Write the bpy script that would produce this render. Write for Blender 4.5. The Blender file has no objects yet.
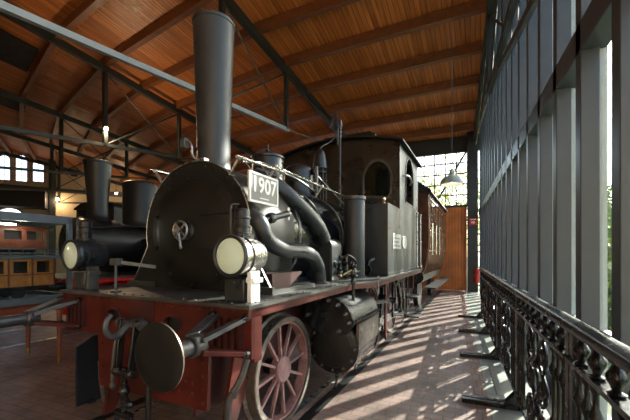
import bpy, math, random
from math import sin, cos, tan, pi, radians, atan, sqrt, atan2
from mathutils import Vector, Matrix
from mathutils.geometry import tessellate_polygon
random.seed(7)
COL = bpy.context.scene.collection

# ------------------------------------------------------------------ camera numbers (630x420 frame)
FOC, CXP, HOR, EYE = 335.0, 315.0, 253.0, 1.65
TB = atan(140 / FOC)                      # camera is turned this far left of the glazed wall
YAW = atan(166 / FOC) - TB                # the engine stands this far right of the wall direction
ENG = (-2.3597, 1.9835)                   # middle of the buffer beam on the ground

# ------------------------------------------------------------------ mesh helper
def catmull(pts, k=6):
    P = [Vector(p) for p in pts]
    if len(P) < 3: return P
    out = []
    for i in range(len(P) - 1):
        p0 = P[i - 1] if i else P[0] * 2 - P[1]
        p1, p2 = P[i], P[i + 1]
        p3 = P[i + 2] if i + 2 < len(P) else P[-1] * 2 - P[-2]
        for j in range(k):
            t = j / k
            out.append(0.5 * ((2 * p1) + (p2 - p0) * t + (2 * p0 - 5 * p1 + 4 * p2 - p3) * t * t + (3 * p1 - p0 - 3 * p2 + p3) * t ** 3))
    out.append(P[-1])
    return out

def frame_of(d):
    d = Vector(d).normalized()
    a = Vector((0, 0, 1)) if abs(d.z) < .9 else Vector((1, 0, 0))
    x = a.cross(d).normalized()
    return x, d.cross(x)

class MB:
    def __init__(s): s.v = []; s.f = []; s.mi = []; s.k = 0
    def slot(s, k): s.k = k; return s
    def add(s, vs, fs):
        o = len(s.v); s.v += [tuple(v) for v in vs]; s.f += [tuple(i + o for i in f) for f in fs]; s.mi += [s.k] * len(fs); return s
    def box(s, x0, x1, y0, y1, z0, z1):
        return s.add([(x0,y0,z0),(x1,y0,z0),(x1,y1,z0),(x0,y1,z0),(x0,y0,z1),(x1,y0,z1),(x1,y1,z1),(x0,y1,z1)],
                     [(3,2,1,0),(4,5,6,7),(0,1,5,4),(1,2,6,5),(2,3,7,6),(3,0,4,7)])
    def beam(s, p0, p1, w, h, up=(0, 0, 1)):
        p0, p1 = Vector(p0), Vector(p1); d = (p1 - p0).normalized(); up = Vector(up)
        if abs(d.dot(up)) > .98: up = Vector((0, 1, 0))
        x = d.cross(up).normalized() * (w / 2); y = x.cross(d).normalized() * (h / 2)
        vs = [p + a * x + b * y for p in (p0, p1) for a, b in ((-1,-1),(1,-1),(1,1),(-1,1))]
        return s.add(vs, [(0,1,2,3),(7,6,5,4),(0,4,5,1),(1,5,6,2),(2,6,7,3),(3,7,4,0)])
    def cyl(s, p0, p1, r0, r1=None, n=16, caps=True):
        r1 = r0 if r1 is None else r1
        p0, p1 = Vector(p0), Vector(p1); x, y = frame_of(p1 - p0)
        vs = [p + (x * cos(2*pi*i/n) + y * sin(2*pi*i/n)) * r for p, r in ((p0, r0), (p1, r1)) for i in range(n)]
        fs = [(i, (i+1) % n, n + (i+1) % n, n + i) for i in range(n)]
        if caps: fs += [tuple(range(n-1, -1, -1)), tuple(range(n, 2*n))]
        return s.add(vs, fs)
    def tube(s, pts, r, n=10, smooth=6, closed=False, r1=None):
        P = catmull(pts, smooth) if smooth else [Vector(p) for p in pts]
        vs = []; fs = []; m = len(P); prev = None
        for i, p in enumerate(P):
            d = (P[(i+1) % m] if (i < m-1 or closed) else P[i]) - (P[i-1] if (i or closed) else P[i])
            d = d.normalized() if d.length > 1e-9 else Vector((0,0,1))
            if prev is None: x, y = frame_of(d)
            else:
                x = prev - d * prev.dot(d); x = x.normalized() if x.length > 1e-6 else frame_of(d)[0]
                y = d.cross(x)
            prev = x; rr = r if r1 is None else r + (r1 - r) * i / (m - 1)
            vs += [p + (x * cos(2*pi*j/n) + y * sin(2*pi*j/n)) * rr for j in range(n)]
        for i in range(m if closed else m - 1):
            a, b = i * n, ((i+1) % m) * n
            fs += [(a + j, a + (j+1) % n, b + (j+1) % n, b + j) for j in range(n)]
        if not closed: fs += [tuple(range(n-1, -1, -1)), tuple(range((m-1)*n, m*n))]
        return s.add(vs, fs)
    def lathe(s, o, axis, prof, n=32, caps=True):
        o = Vector(o); d = Vector(axis).normalized(); x, y = frame_of(d)
        vs = [o + d * h + (x * cos(2*pi*i/n) + y * sin(2*pi*i/n)) * max(r, 1e-4) for r, h in prof for i in range(n)]
        fs = []
        for k in range(len(prof) - 1):
            fs += [(k*n + i, k*n + (i+1) % n, (k+1)*n + (i+1) % n, (k+1)*n + i) for i in range(n)]
        if caps: fs += [tuple(range(n-1, -1, -1)), tuple(range((len(prof)-1)*n, len(prof)*n))]
        return s.add(vs, fs)
    def plate(s, loops, fn, t0, t1):
        """flat plate with holes: loops of 2D points (outer first), fn(a, b, t) -> point"""
        flat = [p for l in loops for p in l]
        tris = tessellate_polygon([[Vector((a, b, 0)) for a, b in l] for l in loops])
        n = len(flat)
        vs = [fn(a, b, t0) for a, b in flat] + [fn(a, b, t1) for a, b in flat]
        fs = [tuple(t) for t in tris] + [tuple(i + n for i in reversed(t)) for t in tris]
        o = 0
        for l in loops:
            m = len(l)
            fs += [(o + i, o + (i+1) % m, n + o + (i+1) % m, n + o + i) for i in range(m)]
            o += m
        return s.add(vs, fs)
    def ball(s, c, r, n=12, sc=(1,1,1)):
        vs = []; fs = []; m = n // 2
        for i in range(m + 1):
            th = pi * i / m
            for j in range(n):
                ph = 2*pi*j/n
                vs.append((c[0] + r*sc[0]*max(sin(th),1e-3)*cos(ph), c[1] + r*sc[1]*max(sin(th),1e-3)*sin(ph), c[2] + r*sc[2]*cos(th)))
        for i in range(m):
            fs += [(i*n + j, (i+1)*n + j, (i+1)*n + (j+1) % n, i*n + (j+1) % n) for j in range(n)]
        return s.add(vs, fs)
    def build(s, name, m, parent=None, bevel=0, sharp=35):
        me = bpy.data.meshes.new(name); me.from_pydata(s.v, [], s.f); 
        for x in (m if isinstance(m, (list, tuple)) else [m]): me.materials.append(x)
        if s.k and len(s.mi) == len(me.polygons): me.polygons.foreach_set('material_index', s.mi)
        me.validate()
        import bmesh
        bm = bmesh.new(); bm.from_mesh(me); bmesh.ops.recalc_face_normals(bm, faces=bm.faces); bm.to_mesh(me); bm.free()
        me.shade_smooth(); me.set_sharp_from_angle(angle=radians(sharp))
        o = bpy.data.objects.new(name, me); COL.objects.link(o)
        if parent: o.parent = parent
        if bevel:
            b = o.modifiers.new('edge', 'BEVEL'); b.width = bevel; b.segments = 2; b.limit_method = 'ANGLE'; b.angle_limit = radians(40)
        return o

def arc(c, r, a0, a1, n=16): return [(c[0] + r*cos(radians(a0 + (a1-a0)*i/n)), c[1] + r*sin(radians(a0 + (a1-a0)*i/n))) for i in range(n + 1)]
def tag(o, label, cat, group=None):
    o['label'] = label; o['category'] = cat
    if group: o['group'] = group
    return o
def struct(o): o['kind'] = 'structure'; return o
def stuff(o): o['kind'] = 'stuff'; return o
def thing(name, label, cat, loc=(0,0,0), rz=0, group=None):
    o = bpy.data.objects.new(name, None); COL.objects.link(o)
    o.empty_display_size = .1; o.location = loc; o.rotation_euler = (0, 0, rz)
    return tag(o, label, cat, group)
def kids(o): return [c for c in bpy.data.objects if c.parent == o]
def dup(o, parent=None):
    ch = kids(o); c = o.copy(); COL.objects.link(c)
    if parent: c.parent = parent
    for k in ch: dup(k, c)
    return c
def text_part(body, name, size, m, fn, parent, depth=.004):
    cu = bpy.data.curves.new('letters', 'FONT'); cu.body = body; cu.size = size; cu.extrude = depth / 2
    cu.align_x = 'CENTER'; cu.align_y = 'CENTER'; cu.offset = size * .022
    t = bpy.data.objects.new('letters', cu); COL.objects.link(t)
    bpy.context.view_layer.update()
    me = bpy.data.meshes.new_from_object(t.evaluated_get(bpy.context.evaluated_depsgraph_get()))
    bpy.data.objects.remove(t)
    for v in me.vertices: v.co = Vector(fn(v.co.x, v.co.y, v.co.z))
    me.materials.clear(); me.materials.append(m); me.name = name
    o = bpy.data.objects.new(name, me); COL.objects.link(o); o.parent = parent
    return o

# ------------------------------------------------------------------ materials
def mat(name, col, rough=.5, metal=0, var=.25, scale=6, rvar=.12, bump=0, col2=None, coat=0, spec=.5, detail=6):
    m = bpy.data.materials.new(name); m.use_nodes = True
    nt = m.node_tree; b = nt.nodes['Principled BSDF']
    b.inputs['Metallic'].default_value = metal; b.inputs['Coat Weight'].default_value = coat
    b.inputs['Specular IOR Level'].default_value = spec
    tc = nt.nodes.new('ShaderNodeTexCoord'); nz = nt.nodes.new('ShaderNodeTexNoise')
    nz.inputs['Scale'].default_value = scale; nz.inputs['Detail'].default_value = detail; nz.inputs['Roughness'].default_value = .65
    nt.links.new(tc.outputs['Object'], nz.inputs['Vector'])
    r = nt.nodes.new('ShaderNodeValToRGB'); r.color_ramp.elements[0].position = .35; r.color_ramp.elements[1].position = .7
    c2 = col2 or tuple(min(1, c * (1 + var)) for c in col); c1 = col if col2 else tuple(c * (1 - var) for c in col)
    r.color_ramp.elements[0].color = (*c1, 1); r.color_ramp.elements[1].color = (*c2, 1)
    nt.links.new(nz.outputs['Fac'], r.inputs['Fac']); nt.links.new(r.outputs['Color'], b.inputs['Base Color'])
    mr = nt.nodes.new('ShaderNodeMapRange'); mr.inputs['From Min'].default_value = .3; mr.inputs['From Max'].default_value = .7
    mr.inputs['To Min'].default_value = max(.03, rough - rvar); mr.inputs['To Max'].default_value = min(1, rough + rvar)
    nt.links.new(nz.outputs['Fac'], mr.inputs['Value']); nt.links.new(mr.outputs['Result'], b.inputs['Roughness'])
    if bump:
        bp = nt.nodes.new('ShaderNodeBump'); bp.inputs['Strength'].default_value = bump; bp.inputs['Distance'].default_value = .01
        nt.links.new(nz.outputs['Fac'], bp.inputs['Height']); nt.links.new(bp.outputs['Normal'], b.inputs['Normal'])
    return m

def glow(name, col, power):
    m = mat(name, col, .4); b = m.node_tree.nodes['Principled BSDF']
    b.inputs['Emission Color'].default_value = (*col, 1); b.inputs['Emission Strength'].default_value = power
    return m

def glass(name, tint=(.93, .97, .95), refl=.9):
    m = bpy.data.materials.new(name); m.use_nodes = True; nt = m.node_tree; nt.nodes.clear()
    out = nt.nodes.new('ShaderNodeOutputMaterial'); mx = nt.nodes.new('ShaderNodeMixShader')
    tr = nt.nodes.new('ShaderNodeBsdfTransparent'); tr.inputs['Color'].default_value = (*tint, 1)
    gl = nt.nodes.new('ShaderNodeBsdfGlossy'); gl.inputs['Roughness'].default_value = .03
    fr = nt.nodes.new('ShaderNodeLayerWeight'); fr.inputs['Blend'].default_value = .5
    po = nt.nodes.new('ShaderNodeMath'); po.operation = 'POWER'; po.inputs[1].default_value = 5
    mu = nt.nodes.new('ShaderNodeMath'); mu.operation = 'MULTIPLY_ADD'; mu.inputs[1].default_value = .9 * refl; mu.inputs[2].default_value = .035
    nt.links.new(fr.outputs['Facing'], po.inputs[0]); nt.links.new(po.outputs[0], mu.inputs[0]); nt.links.new(mu.outputs[0], mx.inputs[0])
    nt.links.new(tr.outputs[0], mx.inputs[1]); nt.links.new(gl.outputs[0], mx.inputs[2]); nt.links.new(mx.outputs[0], out.inputs[0])
    return m

def bricks(name, c1, c2, mortar, w, h, rot=0, rough=.5, uv=False, msize=.006, offset=.5, wood=False, bump=.3):
    m = mat(name, c1, rough); nt = m.node_tree; b = nt.nodes['Principled BSDF']
    tc = nt.nodes.new('ShaderNodeTexCoord'); mp = nt.nodes.new('ShaderNodeMapping'); mp.inputs['Rotation'].default_value = (0, 0, rot)
    br = nt.nodes.new('ShaderNodeTexBrick'); br.inputs['Scale'].default_value = 1; br.offset = offset
    br.inputs['Brick Width'].default_value = w; br.inputs['Row Height'].default_value = h; br.inputs['Mortar Size'].default_value = msize
    br.inputs['Mortar Smooth'].default_value = .2; br.inputs['Bias'].default_value = 0
    br.inputs['Color1'].default_value = (*c1, 1); br.inputs['Color2'].default_value = (*c2, 1); br.inputs['Mortar'].default_value = (*mortar, 1)
    nt.links.new(tc.outputs['UV' if uv else 'Object'], mp.inputs['Vector']); nt.links.new(mp.outputs[0], br.inputs['Vector'])
    nz = nt.nodes.new('ShaderNodeTexNoise'); nz.inputs['Scale'].default_value = 1.3; nz.inputs['Detail'].default_value = 8
    if wood:
        mp2 = nt.nodes.new('ShaderNodeMapping'); mp2.inputs['Scale'].default_value = (14, .6, 1)
        nt.links.new(tc.outputs['UV' if uv else 'Object'], mp2.inputs['Vector']); nt.links.new(mp2.outputs[0], nz.inputs['Vector'])
    else: nt.links.new(mp.outputs[0], nz.inputs['Vector'])
    rr = nt.nodes.new('ShaderNodeMapRange'); rr.inputs['From Min'].default_value = .3; rr.inputs['From Max'].default_value = .7
    rr.inputs['To Min'].default_value = .62; rr.inputs['To Max'].default_value = 1.3
    nt.links.new(nz.outputs['Fac'], rr.inputs['Value'])
    mx = nt.nodes.new('ShaderNodeMix'); mx.data_type = 'RGBA'; mx.blend_type = 'MULTIPLY'; mx.inputs[0].default_value = 1
    nt.links.new(br.outputs['Color'], mx.inputs[6]); nt.links.new(rr.outputs['Result'], mx.inputs[7])
    nt.links.new(mx.outputs[2], b.inputs['Base Color'])
    bp = nt.nodes.new('ShaderNodeBump'); bp.inputs['Strength'].default_value = bump; bp.inputs['Distance'].default_value = .004; bp.invert = True
    nt.links.new(br.outputs['Fac'], bp.inputs['Height']); nt.links.new(bp.outputs['Normal'], b.inputs['Normal'])
    return m

M = {}
M['boiler'] = mat('boiler_paint', (.005,.0056,.0066), .12, var=.3, scale=5, rvar=.04)
M['smokebox'] = mat('smokebox_paint', (.0085,.0086,.0078), .45, var=.35, scale=7, rvar=.12, bump=.1, spec=.25)
M['chimney'] = mat('chimney_paint', (.020,.0225,.0255), .48, var=.3, scale=5, rvar=.1, bump=.08)
M['pipe'] = mat('pipe_paint', (.018,.0205,.0235), .34, var=.35, scale=8)
M['black'] = mat('black_iron', (.009,.009,.0095), .42, var=.4, scale=12, spec=.35)
M['railing'] = mat('railing_paint', (.006,.0065,.007), .25, var=.2, scale=14, rvar=.04)
M['greasy'] = mat('greasy_steel', (.013,.0132,.0135), .22, metal=.2, var=.25, scale=4, rvar=.06)
M['deck'] = mat('deck_steel', (.040,.038,.035), .45, var=.45, scale=6, rvar=.15, bump=.2)
M['red'] = mat('red_oxide_paint', (.064,.0095,.006), .42, var=.45, scale=5, rvar=.12, bump=.12, spec=.3)
M['deepred'] = mat('frame_red', (.045,.009,.008), .5, var=.4, scale=6)
M['wheelred'] = mat('faded_wheel_red', (.24,.125,.115), .5, var=.4, scale=9, rvar=.12)
M['tyre'] = mat('tyre_steel', (.20,.18,.16), .35, metal=.7, var=.45, scale=10, col2=(.12,.08,.05))
M['steel'] = mat('worn_steel', (.38,.38,.37), .32, metal=.85, var=.35, scale=14)
M['grey'] = mat('grey_worn_paint', (.06,.058,.056), .4, metal=.3, var=.35, scale=9)
M['bright'] = mat('polished_steel', (.62,.62,.60), .18, metal=1, var=.15, scale=20, rvar=.08)
M['nickel'] = mat('nickel_lamp', (.60,.57,.52), .2, metal=.95, var=.35, scale=9, rvar=.12)
M['lens'] = mat('lamp_lens', (.58,.72,.64), .08, var=.06, scale=3, rvar=.03, coat=.6)
M['white'] = mat('sunlit_white_bracket', (.75,.74,.70), .45, var=.1)
M['brass'] = mat('brass', (.20,.14,.06), .35, metal=.9, var=.4, scale=15)
M['cabfront'] = mat('cab_brown_black', (.012,.0085,.0068), .3, var=.35, scale=3, coat=.3)
M['tank'] = mat('tank_paint', (.022,.0265,.031), .34, var=.25, scale=4, rvar=.08, coat=.15)
M['plate'] = mat('cast_plate', (.34,.35,.35), .45, metal=.5, var=.35, scale=40)
M['signgrey'] = mat('sign_grey', (.11,.11,.105), .45, var=.12)
M['signwhite'] = mat('sign_white', (.62,.63,.62), .4, var=.08)
M['column'] = mat('column_paint', (.047,.056,.071), .42, var=.12, scale=3, rvar=.06)
M['truss'] = mat('truss_paint', (.020,.023,.024), .45, var=.3, scale=4)
M['tie'] = mat('tie_lit_grey_blue', (.27,.31,.35), .4, var=.12, scale=3)
M['purlin'] = mat('purlin_wood', (.15,.046,.013), .55, var=.35, scale=5)
M['glazingbar'] = mat('glazing_bar_lit_grey', (.36,.40,.41), .45, var=.1)  # bars coloured paler than the columns to stand in for daylight on them
M['plaster'] = mat('cream_plaster', (.50,.385,.25), .8, var=.1, scale=2)
M['dark'] = mat('dark_paint_and_shade', (.008,.008,.009), .7, var=.3)  # black paint of some parts, painted shade in the recess and model
M['navy'] = mat('navy_board', (.006,.010,.020), .5, var=.2)
M['casegrey'] = mat('case_grey_blue', (.06,.08,.098), .4, var=.12)
M['modelwood'] = mat('model_teak', (.34,.135,.036), .38, var=.35, scale=14, col2=(.22,.08,.02))
M['modelred'] = mat('model_red_brown', (.13,.035,.016), .4, var=.3, scale=10)
M['coach'] = mat('varnished_coach', (.10,.040,.022), .16, var=.4, scale=5, rvar=.06, coat=.5)
M['doorwood'] = bricks('door_boards', (.66,.19,.036), (.56,.15,.026), (.2,.05,.012), 30, .125, pi/2, .45, uv=True, msize=.007, wood=False)
M['planks'] = bricks('roof_boards', (.56,.19,.046), (.36,.108,.024), (.05,.014,.004), 5.5, .13, pi/2, .5, uv=True, msize=.007, bump=.5, wood=True)
M['floor'] = bricks('clinker_floor', (.225,.15,.125), (.16,.115,.10), (.085,.075,.068), .22, .11, 0, .42, msize=.007)
M['border'] = bricks('border_bricks', (.25,.145,.115), (.20,.12,.095), (.07,.06,.05), .085, .24, 0, .45, msize=.006)
M['slab'] = bricks('stone_slabs', (.225,.235,.205), (.185,.20,.175), (.05,.05,.045), .9, 1.1, 0, .4, msize=.008)
M['glass'] = glass('window_glass')
M['caseglass'] = glass('case_glass', (.90,.95,.95), 1.0)
M['cabglass'] = glass('cab_glass', (.55,.60,.58), 1.3)
M['extred'] = mat('extinguisher_red', (.55,.02,.015), .25, var=.08, coat=.4)
def leafmat(name, col):
    m = mat(name, col, .5, var=.5, scale=1.5); nt = m.node_tree; b = nt.nodes['Principled BSDF']; o = nt.nodes['Material Output']
    t = nt.nodes.new('ShaderNodeBsdfTranslucent'); mx = nt.nodes.new('ShaderNodeMixShader'); mx.inputs[0].default_value = .45
    t.inputs[0].default_value = (col[0]*1.8, col[1]*1.7, col[2]*1.2, 1)
    nt.links.new(b.outputs[0], mx.inputs[1]); nt.links.new(t.outputs[0], mx.inputs[2]); nt.links.new(mx.outputs[0], o.inputs[0]); return m
M['leaf'] = leafmat('leaf_green', (.09,.15,.035))
M['leaf2'] = leafmat('leaf_yellow_green', (.22,.28,.08))
M['bark'] = mat('bark', (.10,.075,.05), .9, var=.3)
M['grass'] = mat('ground_green', (.10,.12,.05), .9, var=.4, scale=2)
M['shade'] = mat('lamp_shade_green', (.34,.38,.33), .35, var=.15)
M['shadewhite'] = mat('lamp_shade_inside', (.75,.74,.66), .5, var=.05)
M['bulb'] = glow('warm_bulb', (1, .72, .38), 30)
M['coolbulb'] = glow('white_bulb', (1, .9, .75), 14)
# ================================================================== THE HALL (one sector of a round engine shed)
AX, AY, R0, RR, DPH = .7, 55.0, 39.0, 51.6, 7.4
def roofz(r): return 6.77 + .2 * (r - R0) if r <= RR else 6.77 + .2 * (RR - R0) - .22 * (r - RR)
def pt(k, r, z):
    a = radians(DPH * k); return Vector((AX - r * sin(a), AY - r * cos(a), z))

# floor, borders, ceiling
def uvplane(name, quads, m, solid=0):
    vs = []; fs = []; uv = []
    for q, t in quads:
        o = len(vs); vs += [tuple(p) for p in q]; fs.append(tuple(range(o, o + len(q)))); uv += t
    me = bpy.data.meshes.new(name); me.from_pydata(vs, [], fs)
    l = me.uv_layers.new(name='UVMap')
    for i, p in enumerate(uv): l.data[i].uv = p
    me.materials.append(m)
    o = bpy.data.objects.new(name, me); COL.objects.link(o)
    if solid:
        s = o.modifiers.new('thick', 'SOLIDIFY'); s.thickness = solid; s.offset = 1
    return o
struct(MB().box(-52, .19, -9, 38, -.2, 0).build('floor', M['floor']))
struct(MB().box(.19, .345, -9, 15.9, -.2, .004).build('trim_1', M['border']))
struct(MB().box(.345, 1.3, -9, 15.9, -.2, .002).build('trim_2', M['slab']))
struct(MB().box(-200, 200, -120, 160, -.5, -.21).build('ground', M['grass']))
quads = []
for k0, k1 in ((-.25, 0), (0, 1), (1, 2), (2, 3), (3, 4), (4, 5)):
    for ra, rb in ((R0 - .5, RR), (RR, 63)):
        q = [pt(k0, ra, roofz(ra)), pt(k0, rb, roofz(rb)), pt(k1, rb, roofz(rb)), pt(k1, ra, roofz(ra))]
        tw = radians(DPH)
        t = [(k0 * tw * ra, ra), (k0 * tw * rb, rb), (k1 * tw * rb, rb), (k1 * tw * ra, ra)]
        # straight boards: width measured across the middle of the bay
        mid = (k0 + k1) / 2 * tw * 46
        t = [(mid - (k1 - k0) * tw * ra / 2, ra), (mid - (k1 - k0) * tw * rb / 2, rb), (mid + (k1 - k0) * tw * rb / 2, rb), (mid + (k1 - k0) * tw * ra / 2, ra)]
        quads.append((q[::-1], t[::-1]))
ceil = struct(uvplane('ceiling', quads, M['planks'], .12))

# purlins: a timber beam across each bay at every radius
PR = [40.0, 41.4, 42.8, 44.2, 45.6, 47.0, 48.4, 49.8, 51.2]
bayname = ['over the year-marked engine', 'over the second engine', 'past the second truss', 'beyond the third truss', 'by the cream gable wall']
order = ['first', 'second', 'third', 'fourth', 'fifth', 'sixth', 'seventh', 'eighth', 'ninth']
for k in range(5):
    for j, r in enumerate(PR):
        k0 = k if k else -.2
        a, b = pt(k0, r, roofz(r) - .165), pt(k + 1, r, roofz(r) - .165)
        o = MB().beam(a, b, .17, .27).build('purlin', M['purlin'])
        tag(o, 'brown timber purlin %s, %s from the eave' % (bayname[k], order[j]), 'beam', 'purlins under the board ceiling')

# steel roof trusses along the bay lines
tlab = ['dark steel roof truss beside the glazed wall', 'dark steel roof truss above the engine with tie beam coloured pale blue-grey as if lit',
        'dark steel roof truss crossing above the old engine chimney', 'dark steel roof truss beyond the second one, over the coach case',
        'dark steel roof truss in front of the cream gable wall', 'dark steel roof truss against the cream gable wall']
POST = [45.5, 48.37]
def tiez(r): return 5.75 - .07 * (r - 45.5)
for k in range(6):
    x = k if k else -.02
    t = thing('roof_truss', tlab[k], 'truss', pt(x, 45, 0), 0, 'steel trusses of the shed roof')
    off = pt(x, 45, 0)
    def P(r, z): return pt(x, r, z) - off
    MB().beam(P(R0, roofz(R0) - .36), P(RR, roofz(RR) - .36), .17, .24).beam(P(RR, roofz(RR) - .36), P(62.5, roofz(62.5) - .36), .17, .24).build('top_chord', M['truss'], t)
    MB().beam(P(45.38, tiez(45.38)), P(58.5, tiez(58.5)), .10, .115).build('tie_beam', M['tie' if k == 1 else 'truss'], t)  # pale on one truss only: light on this tie put into its colour
    for r in POST:
        MB().beam(P(r, tiez(r)), P(r, roofz(r) - .3), .13, .13).build('post', M['truss'], t)
    prev = R0 + .6
    for r in POST:
        MB().cyl(P(prev + (0 if prev > 40 else 0), roofz(prev) - .45), P(r, tiez(r)), .028, n=8).build('diagonal_rod', M['truss'], t)
        MB().cyl(P(prev, tiez(prev)), P(r, roofz(r) - .45), .022, n=8).build('counter_rod', M['truss'], t)
        prev = r

# sloping strut and gutter rail along the glazed wall
tag(MB().beam((.9, 12.4, 6.8), (.9, 1.2, 3.75), .07, .12).build('wall_strut', M['column']), 'long sloping grey strut across the tops of the glazed wall columns', 'strut')
struct(MB().box(.92, 1.10, -8, 15.8, 3.26, 3.50).build('trim_3', M['column'], bevel=.008))
# columns
for j in range(-6, 20):
    y = 2.578 + .69 * j
    if y > 15.6: break
    top = roofz(AY - y) - .02
    b = MB().box(-.065, .06, 0, .125, 0, top)
    o = b.build('steel_column', M['column'], bevel=.006)
    o.location = (.985, y, 0)
    tag(o, 'slender blue-grey steel column of the glazed wall behind the iron railing', 'column', 'columns of the glazed wall')
    # glazing between this column and the next
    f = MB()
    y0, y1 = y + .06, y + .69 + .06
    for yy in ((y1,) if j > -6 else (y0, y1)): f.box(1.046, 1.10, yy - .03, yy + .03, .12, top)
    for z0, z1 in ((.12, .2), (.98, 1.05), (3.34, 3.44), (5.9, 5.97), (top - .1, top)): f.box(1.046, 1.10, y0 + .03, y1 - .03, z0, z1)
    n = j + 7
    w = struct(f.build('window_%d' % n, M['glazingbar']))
    MB().box(1.070, 1.076, y0 + .032, y1 - .032, .15, top - .05).build('pane', M['glass'], w)
struct(MB().box(1.04, 1.32, -8, 15.9, 0, .14).build('trim_4', M['column']))

# far wall of this bay: big board doors under a gridded window
struct(MB().box(-4.4, 1.3, 16.02, 16.25, 6.1, 7.0).build('wall_far', M['truss']))
endpost = MB().box(.52, .86, 15.75, 16.01, 0, 6.9).box(.48, .90, 15.72, 15.76, 0, 6.9)
tag(endpost.build('door_post', M['truss'], bevel=.01), 'broad dark steel post between the orange board door and the glazed wall', 'post')
def doorleaf(name, x0, x1, y, z1=3.66):
    o = uvplane(name, [([(x0, y, .005), (x1, y, .005), (x1, y, z1), (x0, y, z1)], [(x0, 0), (x1, 0), (x1, z1), (x0, z1)])], M['doorwood'], .06)
    struct(o)
    r = MB().box(x0, x1, y - .05, y - .003, 2.36, 2.47).box(x0, x0 + .07, y - .04, y - .003, .03, z1).box(x1 - .07, x1, y - .04, y - .003, .03, z1).box(x0, x1, y - .04, y - .003, z1 - .08, z1)
    r.build('door_rail', M['truss'], o)
    return o
doorleaf('door_1', -1.72, .48, 16.05); doorleaf('door_2', -4.0, -1.76, 16.05)
rust = mat('window_rust_red', (.30, .085, .04), .5, var=.25)
M['rust'] = rust
def gridwin(name, fn, x0, x1, z0, z1, nx, nz, t=.055, d=.05):
    f = MB()
    def bx(a0, a1, b0, b1):
        vs = [fn(a, b, c) for c in (0, d) for a, b in ((a0,b0),(a1,b0),(a1,b1),(a0,b1))]
        f.add(vs, [(0,1,2,3),(7,6,5,4),(0,4,5,1),(1,5,6,2),(2,6,7,3),(3,7,4,0)])
    for i in range(nx + 1):
        x = x0 + (x1 - x0) * i / nx; bx(x - t/2, x + t/2, z0, z1)
    for i in range(nz + 1):
        z = z0 + (z1 - z0) * i / nz; bx(x0, x1, z - t/2, z + t/2)
    o = struct(f.build(name, M['rust']))
    p = MB(); p.add([fn(a, b, c) for c in (.02, .026) for a, b in ((x0,z0),(x1,z0),(x1,z1),(x0,z1))], [(0,1,2,3),(7,6,5,4),(0,4,5,1),(1,5,6,2),(2,6,7,3),(3,7,4,0)])
    p.build('pane', M['glass'], o)
    return o
gridwin('window_31', lambda a, b, c: (a, 16.06 + c, b), -4.0, .5, 3.74, 6.1, 10, 5)
gridwin('window_32', lambda a, b, c: (a, 16.06 + c, b), .9, 1.24, .25, 6.1, 1, 4, .05)
struct(MB().box(-4.0, .5, 15.98, 16.12, 3.66, 3.76).build('trim_5', M['truss']))
tag(MB().beam((.43, 15.85, 6.0), (-.72, 15.85, 4.0), .08, .08).build('window_brace', M['truss']), 'dark slanting brace in front of the gridded window above the door', 'brace')
# far walls of the other bays
for k in range(1, 5):
    A, B = pt(k, R0, 0), pt(k + 1, R0, 0); d = (B - A); W = d.length; d.normalize(); nrm = Vector((d.y, -d.x, 0))
    if nrm.dot(Vector((AX, AY, 0)) - A) < 0: nrm = -nrm
    fn = lambda a, b, c, A=A, d=d, nrm=nrm: tuple(A + d * a + nrm * c + Vector((0, 0, b)))
    def slab(name, a0, a1, b0, b1, c0, c1, m):
        f = MB(); f.add([fn(a, b, c) for c in (c0, c1) for a, b in ((a0,b0),(a1,b0),(a1,b1),(a0,b1))], [(0,1,2,3),(7,6,5,4),(0,4,5,1),(1,5,6,2),(2,6,7,3),(3,7,4,0)])
        return struct(f.build(name, M[m]))
    slab('door_%d' % (2 + k), .4, W - .4, .03, 3.66, .02, .09, 'modelred')
    slab('wall_far', -.05, W + .05, 6.1, 7.0, .02, .25, 'truss')
    slab('wall_far', -.3, .4, 0, 6.1, -.1, .25, 'truss'); slab('wall_far', W - .4, W + .1, 0, 6.1, -.1, .25, 'truss')
    slab('trim_%d' % (5 + k), .4, W - .4, 3.66, 3.76, 0, .1, 'truss')
    gridwin('window_%d' % (32 + k), fn, .4, W - .4, 3.76, 6.1, 10, 5)
# cream gable wall at the far left, with three arched windows
def archloop(r0, r1, z0, z1):
    c = (r0 + r1) / 2; h = (r1 - r0) / 2
    return [(r0, z0), (r1, z0)] + arc((c, z1 - h), h, 0, 180, 10)
fn = lambda a, b, c: tuple(pt(5, a, b) + Vector((cos(radians(37)), -sin(radians(37)), 0)) * -c)
gl = [[(R0 - .3, 0), (63, 0), (63, roofz(63)), (RR, roofz(RR)), (R0 - .3, roofz(R0 - .3))]]
WINS = [(51.22, 51.95, 6.95, 8.85), (50.25, 51.0, 6.95, 9.0), (49.27, 50.02, 7.02, 8.72)]
for w in WINS: gl.append(archloop(*w))
gl.append([(51.3 - .95, 4.0), (51.3 + .95, 4.0)] + arc((51.3, 4.0), .95, 0, 180, 14)[1:-1])
struct(MB().plate(gl, fn, 0, .35).build('wall_left', M['plaster']))
for i, w in enumerate(WINS):
    o = archloop(*w); inn = archloop(w[0] + .06, w[1] - .06, w[2] + .06, w[3] - .06)
    f = MB().plate([o, inn], fn, .02, .14)
    c = (w[0] + w[1]) / 2
    for a0, a1, b0, b1 in ((c - .015, c + .015, w[2], w[3]), (w[0], w[1], 7.85, 7.9), (w[0], w[1], 7.4, 7.42), (w[0], w[1], 8.3, 8.32)):
        f.add([fn(a, b, cc) for cc in (.05, .1) for a, b in ((a0,b0),(a1,b0),(a1,b1),(a0,b1))], [(0,1,2,3),(7,6,5,4),(0,4,5,1),(1,5,6,2),(2,6,7,3),(3,7,4,0)])
    struct(f.build('window_%d' % (40 + i), M['rust']))
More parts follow.
